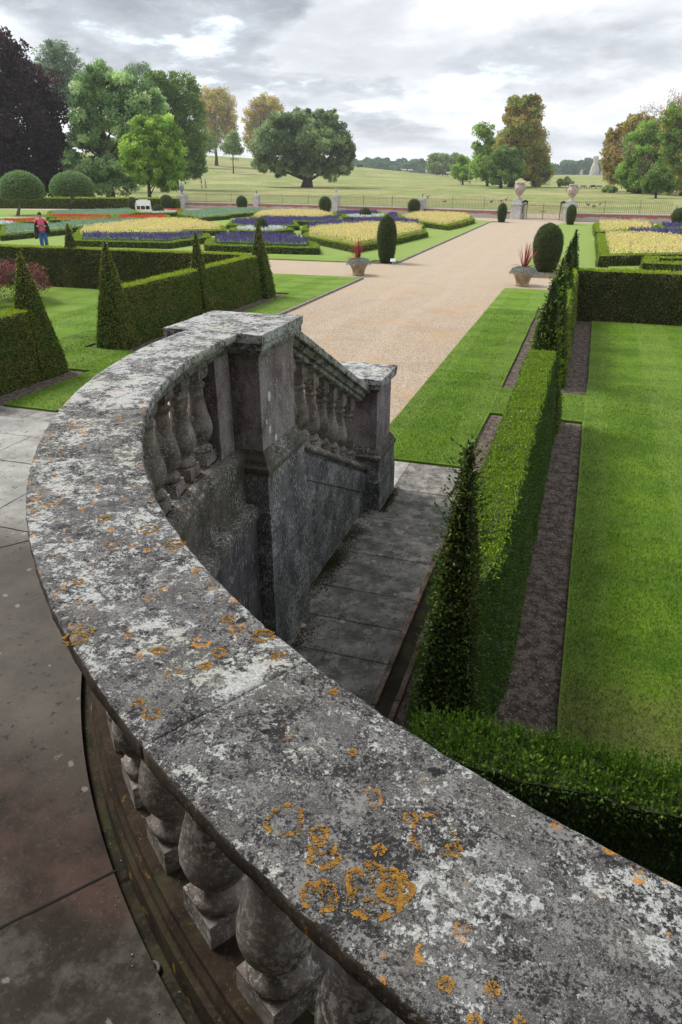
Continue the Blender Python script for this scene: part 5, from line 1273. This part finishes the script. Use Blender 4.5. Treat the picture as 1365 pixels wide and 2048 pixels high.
# distant woods
def wood(name,label,pts,D,depth,n,size,mats,w):
    mb=MB(); X=[a for a,_,_ in pts]
    for k in range(w):
        px=rng.uniform(X[0],X[-1]); top=float(np.interp(px,X,[b for _,b,_ in pts])); bot=float(np.interp(px,X,[c for _,_,c in pts]))
        d=D+rng.uniform(0,depth); r=rng.uniform(5,10)*d/D; c=at_dist(px,rng.uniform(top+r*.8,max(top+r,bot)),d); rr=r*d*cP/F
        if c.z>at_dist(px,top,d).z-rr*.5: c.z=at_dist(px,top,d).z-rr*.7
        m=n//w; q=rng.normal(0,1,(m,3)); q/=np.linalg.norm(q,axis=1)[:,None]; q[:,2]=np.abs(q[:,2])
        mb.leaves(np.array(c)+q*rr*np.array((1,1,.8))*rng.uniform(.7,1,(m,1)),q,size,rng.integers(0,len(mats)),None,.7,.3,.5)
    # dark interior so the sky does not show through the mass
    V=[];nn=60
    for i in range(nn+1):
        px=X[0]+(X[-1]-X[0])*i/nn; top=float(np.interp(px,X,[b for _,b,_ in pts])); d=D+depth*.6
        a=at_dist(px,top+4,d); e=at_dist(px,380,d)
        V+=[tuple(a),tuple(e)]
        a2=at_dist(px,top+5,d+12); V+=[tuple(a2),(a2.x,a2.y,e.z)]
    Fc=[(4*i,4*i+1,4*i+5,4*i+4) for i in range(nn)]+[(4*i,4*i+4,4*i+6,4*i+2) for i in range(nn)]+[(4*i+2,4*i+6,4*i+7,4*i+3) for i in range(nn)]
    mb.add(V,Fc,0,.3)
    return tag(mb.build(name,mats),label,'woodland',kind='stuff')
FW=[leaf('distant_leaf',(.035,.075,.04),(.085,.15,.075),big=.02),leaf('distant_leaf_deep',(.025,.055,.032),(.06,.105,.06),big=.02)]
wood('distant_wood','long blue green wood along the skyline left of the distant trees',[(640,330,350),(700,319,350),(735,315,350),(790,318,350),(850,318,355),(930,322,360),(1000,330,360)],620,60,42000,1.3,FW,220)
wood('distant_wood','blue green wood surrounding the pale ruined tower',[(1080,340,352),(1105,332,352),(1130,322,352),(1150,318,352),(1175,316,352),(1200,320,352),(1230,325,352),(1300,325,352),(1400,322,352)],700,50,30000,1.5,FW,150)
for i,(px,l) in enumerate(((868,'leftmost of the distant trees between the long wood and the small field tree'),(888,'tallest of the distant trees left of the small field tree'),(908,'rightmost of the distant trees just left of the small field tree'))):
    tree('poplar',l,(px,347),420,[(px-3,322,10,12),(px+6,324,10,14),(px,334,15,10),(px+2,313+i%2*3,7,6)],2600,.9,[GR[0],OK_[1]],.4,.4,gz=ground_z(*at_dist(px,347,420).xy)-1)
# lollipop trees -----------------------------------------------------
def ball(label,bx,by,cx_,top,low,w):
    b=at(bx,by,0); t=empty('ball_tree',(b.x,b.y,LZ)); tag(t,label,'tree','clipped ball headed trees'); D=math.hypot(b.x,b.y)
    c0=at_dist(cx_,top,D); c1=at_dist(cx_,low,D); s_=D*cP/F; R=w/2*s_
    mb=MB(); H=c0.z-c1.z; off=Vector((c0.x-b.x,c0.y-b.y,0))
    mb.lathe([(R*.45,c1.z+.30*H*.2),(R*.86,c1.z),(R,c1.z+H*.18),(R*.97,c1.z+H*.42),(R*.82,c1.z+H*.68),(R*.55,c1.z+H*.88),(R*.22,c1.z+H*.98),(.02,c1.z+H)],30,off.x,off.y)
    jitter(mb,.07,1.4); dress(mb,300,.10,top=None,topz=2); mb.build('crown',[M_core,leaf('holm_leaf',(.045,.085,.030),(.12,.18,.07))],t)
    mb=MB(); mb.tube([(0,0,-.1),(off.x*.4+.04,off.y*.4,c1.z*.5),(off.x,off.y,c1.z+H*.3)],[.16,.11,.12],8)
    for a in (0,2.1,4.2): mb.tube([(off.x*.8,off.y*.8,c1.z*.8),(off.x+R*.6*math.cos(a),off.y+R*.6*math.sin(a),c1.z+H*.3)],[.08,.04],6)
    mb.build('trunk',plain('pale_trunk',(.34,.31,.27),.9,.2,4),t)
ball('clipped dome headed tree at the left edge in front of the purple beech',35,432,37,345,398,80)
ball('clipped dome headed tree right of the one at the left edge',141,421,140,345,392,80)
# ------------------------------------------------------------------ ruined tower
D=640; b=at_dist(1188,349,D); t=empty('ruined_tower',(b.x,b.y,b.z)); tag(t,'pale ruined stone tower standing in the distant wood','ruin')
M_ruin=stone_material('ruin_stone',(.32,.30,.27),(.50,.47,.43),(.25,.24,.22),.6,.3); s_=D*cP/F
mb=MB(); mb.lathe([(8.8*s_,-2),(8.4*s_,6*s_),(7*s_,13*s_),(5.2*s_,17*s_),(4.8*s_,19*s_),(4.7*s_,30*s_),(4*s_,31.5*s_),(3.4*s_,28*s_)],9,smooth=False); jitter(mb,.5,.5); mb.build('tower_body',M_ruin,t)
for dx,h,w in ((-23,10,4),(14,7,4),(25,9,4)):
    mb=MB(); x=dx*s_; mb.add([(x-w*s_,-1,-1),(x+w*s_,-1,-1),(x+w*s_,1,-1),(x-w*s_,1,-1),(x-w*s_*.6,-.8,h*s_*.7),(x+w*s_*.3,-.8,h*s_),(x+w*s_*.3,.8,h*s_),(x-w*s_*.6,.8,h*s_*.7)],[(3,2,1,0),(4,5,6,7),(0,1,5,4),(1,2,6,5),(2,3,7,6),(3,0,4,7)]); mb.build('wall_fragment',M_ruin,t)
# tree guards ---------------------------------------------------------
def guard(label,px,py,w,h):
    c=on_ground(px,py); t=empty('tree_guard',tuple(c)); tag(t,label,'fence'); M=M_barkg
    for x in (-w,w):
        for y in (-w,w): mb=MB(); mb.box(x-.05,x+.05,y-.05,y+.05,-.2,h); mb.build('post',M,t)
    mb=MB()
    for z in (h*.4,h*.8):
        for y in (-w,w): mb.box(-w,w,y-.03+.055,y+.03+.055,z,z+.09); 
        for x in (-w,w): mb.box(x+.055,x+.09,-w,w,z+.1,z+.19)
    mb.build('rails',M,t)
guard('wooden tree guard under the right hand group of trees',1323,391,1.0,1.3); guard('wooden tree guard round the small green field tree',931,369,1.1,1.4); guard('low guard beside the small dark green tree on the slope',470,323,1.2,1.2)
# ------------------------------------------------------------------ animals and people
def skinned(name,verts,edges,radii,mat,parent=None,sub=1,root=0):
    me=bpy.data.meshes.new(name); me.from_pydata(verts,edges,[]); o=bpy.data.objects.new(name,me); COL.objects.link(o)
    sk=o.modifiers.new('Skin','SKIN'); 
    if not me.skin_vertices: me.skin_vertices.new()
    for i,r in enumerate(radii):
        sv=me.skin_vertices[0].data[i]; sv.radius=(r,r) if np.isscalar(r) else r; sv.use_root=(i==root)
    sk.use_smooth_shade=True
    if sub: ss=o.modifiers.new('Subdivision','SUBSURF'); ss.levels=sub; ss.render_levels=sub
    me.materials.append(mat)
    if parent: o.parent=parent
    return o
def cow(label,px,py,mat,rz,graze=True,scale=1.0):
    sheep=px>1000; c=on_ground(px,py)
    if sheep: scale=.52; label=label.replace('cow','sheep')
    t=empty('sheep' if sheep else 'cow',(c.x,c.y,c.z),rz); t.scale=(scale,)*3; tag(t,label,'sheep' if sheep else 'cow','sheep grazing near the gate' if sheep else 'cattle grazing in the park')
    hd=[(1.15,0,1.05),(1.42,0,.62),(1.55,0,.30),(1.66,0,.12)] if graze else [(1.1,0,1.3),(1.38,0,1.5),(1.55,0,1.48),(1.8,0,1.36)]
    V=[(-.75,0,1.12),(-.35,0,1.06),(.1,0,1.02),(.55,0,1.08),(.85,0,1.14)]+hd
    R=[(.27,.30),(.33,.36),(.35,.38),(.32,.36),(.24,.27),(.17,.17),(.13,.13),(.13,.12),(.09,.08)]
    E=[(i,i+1) for i in range(8)]
    for x,y,i0,front in ((-.78,.2,0,0),(-.78,-.2,0,0),(.62,.19,3,1),(.62,-.19,3,1)):
        k=len(V)
        if front: V+=[(x+.02,y,.78),(x+.03,y,.42),(x,y,.06)]; R+=[(.12,.12),(.065,.065),(.06,.06)]
        else: V+=[(x+.06,y,.80),(x-.10,y,.46),(x-.02,y,.06)]; R+=[(.15,.15),(.07,.07),(.06,.06)]
        E+=[(i0,k),(k,k+1),(k+1,k+2)]
    k=len(V); V+=[(-1.02,0,1.15),(-1.08,0,.55)]; R+=[(.04,.04),(.03,.03)]; E+=[(0,k),(k,k+1)]
    h=hd[1]; k=len(V); V+=[(h[0]-.03,.2,h[2]+.12),(h[0]-.03,-.2,h[2]+.12)]; R+=[(.04,.05)]*2; E+=[(6,k),(6,k+1)]
    skinned('woolly_body' if sheep else 'cow_body',V,E,R,mat,t,1,1)
Cw=plain('white_hide',(.60,.57,.52),.8,.1,2); Cb=plain('black_hide',(.015,.014,.014),.7,.1,2); Cr=plain('red_brown_hide',(.13,.05,.03),.8,.1,2); Cg=plain('grey_hide',(.30,.27,.24),.8,.15,2)
def pied():
    s=NT('pied_hide'); return s.fin(s.mix(s.ss(s.noise(1.2,2,.5),.48,.52),(.02,.02,.02),(.6,.58,.54)),.8)
Cp=pied()
for q in (('white cow on the crest just right of the oak',714,332,Cw,.3,True),('black cow grazing on the crest beside the white cow near the oak',721,337,Cb,2.6,True),('red brown cow on the crest right of the black one by the oak',736,334,Cr,2.8,True),
  ('left one of the two white cows on the skyline slope',809,346,Cw,3.0,False),('right one of the two white cows on the skyline slope',821,346,Cw,.2,True),('single white cow facing away below the distant trees',853,350,Cw,1.5,False),
  ('black cow at the left of the three cattle near the small field tree',881,353,Cb,2.9,True),('pied cow in the middle of the cattle near the small field tree',888,355,Cp,.1,True),('pale cow standing right of the pied one near the small field tree',896,352,Cw,.6,False),
  ('white cow lying in the shade right of the tall chestnut',1093,373,Cw,.2,True),('white cow just left of the right gate urn',1128,375,Cw,3.1,True),('grey cow just right of the right gate urn',1166,378,Cg,.2,True),('black cow grazing in the open beyond the right gate urn',1186,378,Cb,3.0,True),('grey brown cow beside the bluish shrub',1198,378,Cg,.1,True)):
    cow(q[0],q[1],q[2],q[3],q[4]+YAW,q[5])
def goose(label,px,py,up,rz):
    c=on_ground(px,py); t=empty('goose',(c.x,c.y,c.z),rz); t.scale=(.8,.8,.8); tag(t,label,'goose','geese on the grass beyond the railings')
    V=[(-.30,0,.30),(-.15,0,.30),(.05,0,.30),(.2,0,.34)]+([(.27,0,.48),(.29,0,.62),(.36,0,.63)] if up else [(.33,0,.25),(.40,0,.10),(.45,0,.04)])
    R=[.05,.13,.15,.10,.045,.045,.03]; E=[(i,i+1) for i in range(6)]; k=7
    V+=[(0,.06,.12),(0,.06,.01),(0,-.06,.12),(0,-.06,.01)]; R+=[.02,.018]*2; E+=[(2,7),(7,8),(2,9),(9,10)]
    skinned('goose_body',V,E,R,plain('goose_feather',(.30,.24,.17),.8,.3,9),t,1,2)
for q in (('goose standing just above the railings right of the slim bluish vase',856,398,1,.4),('goose with its head down left of the narrow yew near the gate',890,407,0,3.0),('first goose left of the left gate pier',983,407,1,.2),('second goose almost behind the narrow yew near the left gate pier',1003,406,0,2.8),('upright goose just left of the left gate urn',1012,403,1,.5),('goose right of the right gate pier with head down',1176,414,1,2.6),('goose in the middle of the three right of the gate',1187,417,0,.3),('goose farthest right beyond the railings',1200,413,1,1.0)):
    goose(q[0],q[1],q[2],q[3],q[4]+YAW)
Sk=plain('skin',(.48,.28,.20),.6,.05)
def loft(mb,secs,seg=20):
    """secs: (cx,cy,z,rx,ry)"""
    V=[];n=len(secs)
    for (cx,cy,z,rx,ry) in secs:
        for j in range(seg):
            a=2*math.pi*j/seg; V.append((cx+rx*math.cos(a)*(1+.0*math.sin(3*a)),cy+ry*math.sin(a),z))
    mb.add(V,[(i*seg+j,i*seg+(j+1)%seg,(i+1)*seg+(j+1)%seg,(i+1)*seg+j) for i in range(n-1) for j in range(seg)]+[tuple(range(seg-1,-1,-1)),tuple((n-1)*seg+j for j in range(seg))],0,.5,True); return mb
def hand(V,E,R,i0,p,d,u):
    """five short fingers from the wrist vertex i0 at p along d, thumb on side u"""
    p=Vector(p); d=Vector(d).normalized(); u=Vector(u).normalized(); k=len(V); V.append(tuple(p+d*.05)); R.append(.026); E.append((i0,k))
    for q,L in ((-1,.055),(-.33,.068),(.33,.064),(1,.05)):
        m=len(V); b=p+d*.085+u*q*.022; V.append(tuple(b)); V.append(tuple(b+d*L+Vector((0,0,-.015)))); R.extend([.010,.008]); E.extend([(k,m),(m,m+1)])
    m=len(V); V.append(tuple(p+d*.055+u*.045)); V.append(tuple(p+d*.09+u*.055)); R.extend([.011,.009]); E.extend([(k,m),(m,m+1)])
def person(label,pos,rz,top,trs,hair,reading=True,jacket=None,scale=1.0,stride=.0):
    t=empty('person',pos,rz); t.scale=(scale,)*3; tag(t,label,'person')
    # facing -y
    V=[(0,.0,.95),(0,.01,1.12),(0,.01,1.28),(0,.02,1.40),(0,.01,1.47),(0,-.02,1.545),(0,-.025,1.62)]; R=[(.15,.11),(.145,.10),(.16,.10),(.13,.08),(.05,.055),(.075,.09),(.07,.085)]; E=[(i,i+1) for i in range(6)]
    def chain(i0,pts,rs):
        k=len(V); V.extend(pts); R.extend([(r,r) for r in rs]); E.append((i0,k)); E.extend([(k+j,k+j+1) for j in range(len(pts)-1)]); return len(V)-1
    for s_ in (-1,1):
        f=stride*s_
        chain(0,[(s_*.09,0,.88),(s_*.10,-.02-f*.5,.48),(s_*.105,.01-f,.08),(s_*.12,-.13-f,.03)],[.095,.062,.042,.04])
        if reading: w=chain(3,[(s_*.19,.01,1.38),(s_*.235,.02,1.12),(s_*.13,-.24,1.14)],[.052,.043,.027]); Q=[];hand(V,E,R,w,(s_*.13,-.24,1.14),(-s_*.6,-.5,.1),(0,-.1,1))
        else: w=chain(3,[(s_*.19,.01,1.38),(s_*.23,.02,1.12),(s_*.24,-.05+f*.4,.90)],[.052,.043,.027]); hand(V,E,R,w,(s_*.24,-.05+f*.4,.90),(0,-.1,-1),(0,-1,0))
    skinned('body',V,E,[r if not np.isscalar(r) else (r,r) for r in R],Sk,t,1,0)
    mb=MB(); loft(mb,[(0,0,.93,.185,.145),(0,0,1.05,.185,.140),(0,-.01,1.20,.19,.145),(0,-.01,1.32,.185,.13),(0,.0,1.41,.165,.095),(0,.0,1.455,.09,.07)])
    for s_ in (-1,1): mb.tube([(s_*.15,.0,1.40),(s_*.205,.01,1.32),(s_*.225,.015,1.20)],[.075,.075,.070],10)
    mb.build('top',top,t)
    mb=MB(); loft(mb,[(0,0,.80,.165,.13),(0,0,.90,.19,.145),(0,0,.97,.178,.138)])
    for s_ in (-1,1):
        f=stride*s_; mb.tube([(s_*.085,0,.88),(s_*.10,-.02-f*.5,.48),(s_*.105,.01-f,.07)],[.108,.085,.068],12)
    mb.build('trousers',trs,t)
    mb=MB(); 
    for s_ in (-1,1): mb.ell((s_*.115,-.07-stride*s_,.035),(.05,.13,.045),10,6)
    mb.build('shoes',plain('shoe',(.10,.09,.085),.6),t)
    mb=MB(); mb.ell((0,.02,1.645),(.088,.102,.088),16,10); mb.ell((0,.06,1.60),(.08,.07,.09),14,8); jitter(mb,.008,25); mb.build('hair',hair,t)
    mb=MB(); mb.ell((0,-.118,1.585),(.012,.018,.020),8,5)
    mb.build('nose',Sk,t)
    mb=MB(); 
    for s_ in (-1,1): mb.ell((s_*.030,-.104,1.605),(.011,.006,.006),8,5)
    mb.build('eyes',plain('eye',(.04,.03,.03),.4),t)
    mb=MB(); mb.ell((0,-.104,1.548),(.022,.006,.006),8,5); mb.build('mouth',plain('lip',(.38,.14,.12),.5),t)
    for s_ in (-1,1): mb=MB(); mb.ell((s_*.080,.0,1.585),(.012,.018,.028),8,5); mb.build('ear',Sk,t)
    if jacket:
        mb=MB(); V=[];rows=[(1.44,.10,.09,.9),(1.38,.21,.12,.75),(1.25,.27,.15,.62),(1.08,.31,.17,.55),(.92,.34,.18,.5),(.84,.36,.19,.5)]; nn=18
        for z,rx,ry,op in rows:
            for j in range(nn+1):
                a=-math.pi/2+op+(2*math.pi-2*op)*j/nn; V.append((rx*math.cos(a),.02+ry*math.sin(a)*1.05,z))
        Fc=[(i*(nn+1)+j,i*(nn+1)+j+1,(i+1)*(nn+1)+j+1,(i+1)*(nn+1)+j) for i in range(len(rows)-1) for j in range(nn)]
        mb.add(V,Fc,0,.5,True); jitter(mb,.012,8); o=mb.build('jacket',jacket,t); so=o.modifiers.new('Solidify','SOLIDIFY'); so.thickness=.012
    return t
p=at(91,506.5,0); wn=person('person in a pink top, jeans and draped dark jacket looking down at a leaflet',(p.x,p.y+.05,LZ),YAW+math.radians(20),plain('pink_cotton',(.72,.11,.19),.85,.08),plain('blue_denim',(.045,.13,.28),.85,.15,30),plain('short_brown_hair',(.11,.06,.035),.8,.3,60),True,plain('dark_wool',(.018,.018,.026),.9,.1),1.0)
lf=empty('leaflet',(0,0,0)); bpy.data.objects.remove(lf)
mb=MB(); mb.box(-.10,.10,-.008,.0,-.06,.07); o=mb.build('leaflet',plain('leaflet_paper',(.13,.22,.17),.6,.3,20)); m_=wn.matrix_basis; o.rotation_euler=(math.radians(35),0,wn.rotation_euler.z); v=Vector((0,-.36,1.17)); v.rotate(wn.rotation_euler); o.location=wn.location+v; tag(o,'folded green and white leaflet held open in both hands','leaflet')
mb=MB(); mb.box(-.07,.07,-.05,.05,-.07,.06,0,.015); mb.tube([(0,0,.06),(0,0,.40)],.008,5); o=mb.build('camera_bag',plain('black_nylon',(.015,.015,.018),.7)); v=Vector((-.30,-.05,.66)); v.rotate(wn.rotation_euler); o.location=wn.location+v; tag(o,'small black camera bag hanging from a strap at the side of the person in pink','bag')
for px,top,trs,l,sx in ((404,plain('red_shirt',(.65,.08,.06),.8),plain('white_trousers',(.6,.58,.54),.8),'distant walker in a red shirt and white trousers on the park grass',.12),(412,plain('pale_blue_shirt',(.42,.58,.66),.8),plain('pale_trousers',(.50,.50,.52),.8),'distant walker in pale blue beside the one in red',-.12)):
    c=on_ground(px,376); person(l,(c.x,c.y,c.z),YAW+1.9,top,trs,plain('grey_hair',(.35,.32,.30),.8),False,None,1.0,sx)
# ------------------------------------------------------------------ thin summer haze over the park
mb=MB(); mb.box(-1000,1000,-1000,1000,-42,90); M_hz=bpy.data.materials.new('air'); M_hz.use_nodes=True; nh=M_hz.node_tree; nh.nodes.clear()
ho=nh.nodes.new('ShaderNodeOutputMaterial'); pv=nh.nodes.new('ShaderNodeVolumePrincipled'); pv.inputs['Color'].default_value=(.93,.96,1,1); pv.inputs['Density'].default_value=.0003; pv.inputs['Anisotropy'].default_value=.2
nh.links.new(pv.outputs[0],ho.inputs['Volume']); hz=mb.build('haze',M_hz); tag(hz,'thin pale summer haze over the park','haze',None,'stuff'); hz.display_type='WIRE'
# ------------------------------------------------------------------ sky, sun, camera
w=bpy.data.worlds.new('World'); scene.world=w; w.use_nodes=True; nt=w.node_tree; nt.nodes.clear()
SUN_EL,SUN_AZ=math.radians(50),math.radians(285)      # azimuth measured clockwise from +Y
class WT(NT):
    def __init__(s): s.t=nt
s=WT(); out=nt.nodes.new('ShaderNodeOutputWorld'); bg=nt.nodes.new('ShaderNodeBackground'); nt.links.new(bg.outputs[0],out.inputs[0])
sky=nt.nodes.new('ShaderNodeTexSky'); sky.sky_type='NISHITA'; sky.sun_disc=False; sky.sun_elevation=SUN_EL; sky.sun_rotation=SUN_AZ; sky.air_density=1.4; sky.dust_density=2.0
tc=nt.nodes.new('ShaderNodeTexCoord'); dirv=tc.outputs['Generated']; sp=s.sep(dirv)
zz=s.m('MAXIMUM',s.m('ADD',sp[2],.22),.06)
cmb=nt.nodes.new('ShaderNodeCombineXYZ'); nt.links.new(s.m('DIVIDE',sp[0],zz),cmb.inputs[0]); nt.links.new(s.m('DIVIDE',sp[1],zz),cmb.inputs[1])
pl_=cmb.outputs[0]
def wn_(scale,detail,rough,off,dist=.0): return s.noise(scale,detail,rough,co=pl_,off=off,dist=dist)
a_=wn_(.8,9,.55,(3.1,1.7,0),.25); b_=wn_(2.1,8,.58,(8.3,2.2,1),.2); c_=wn_(1.7,6,.6,(1.3,9.2,5))
dark=s.ss(s.m('ADD',s.m('MULTIPLY',a_,.7),s.m('MULTIPLY',b_,.3)),.45,.56)
def mass(px,py,wx,wz,amt):
    d=ray(px,py).normalized(); q=s.vmath('MULTIPLY',s.vmath('SUBTRACT',dirv,tuple(d)),(1/wx,1/wx,1/wz)); return s.m('MULTIPLY',s.ss(s.m('ADD',s.vmath('LENGTH',q),s.m('MULTIPLY',s.m('SUBTRACT',b_,.5),2.2)),1.25,.2),amt)
for q in ((640,150,.30,.05,.55),(820,90,.36,.09,.5),(1180,120,.24,.045,.8),(1330,100,.16,.04,.6),(560,60,.3,.06,.3)):
    dark=s.m('MAXIMUM',dark,mass(*q))
dark=s.m('MULTIPLY',dark,s.ss(sp[2],.00,.07,.35,1))
white=s.mix(s.ss(b_,.4,.65),(6.0,6.2,6.5),(7.6,7.65,7.75))
dark=s.m('MULTIPLY',dark,s.ss(wn_(5.5,6,.65,(2,2,2)),.30,.55,.72,1.0))
cloud=s.mix(dark,white,s.mix(s.ss(c_,.35,.65),(2.0,2.2,2.55),(3.3,3.55,3.95)))
hole=s.m('MULTIPLY',s.ss(c_,.60,.70),.5)
hole=s.m('MULTIPLY',s.ss(c_,.57,.66),.7)
skyc=s.mix(hole,cloud,s.vmath('ADD',s.vmath('SCALE',sky.outputs[0],.9),(3.1,3.8,4.7)))
belowh=s.ss(sp[2],-.02,.0)
nt.links.new(s.mix(belowh,(2.0,2.2,1.6),skyc),bg.inputs[0]); bg.inputs[1].default_value=.11
sun=bpy.data.lights.new('Sun','SUN'); sun.energy=2.3; sun.angle=math.radians(18); sun.color=(1,.96,.89)
so=bpy.data.objects.new('sun',sun); COL.objects.link(so)
sd=Vector((math.sin(SUN_AZ)*math.cos(SUN_EL),math.cos(SUN_AZ)*math.cos(SUN_EL),math.sin(SUN_EL))); so.rotation_euler=sd.to_track_quat('Z','Y').to_euler()
cam=bpy.data.cameras.new('Camera'); co=bpy.data.objects.new('camera',cam); COL.objects.link(co); scene.camera=co
co.location=(0,0,EYE); co.rotation_euler=(math.pi/2-PITCH,0,YAW); cam.sensor_fit='VERTICAL'; cam.sensor_height=36; cam.lens=F/2048*36; cam.clip_start=.05; cam.clip_end=9000
scene.view_settings.view_transform='Standard'; scene.view_settings.look='None'; scene.view_settings.exposure=.8; scene.view_settings.gamma=1
scene.cycles.max_bounces=5; scene.cycles.diffuse_bounces=3; scene.cycles.transmission_bounces=3; scene.cycles.transparent_max_bounces=4; scene.cycles.use_denoising=True
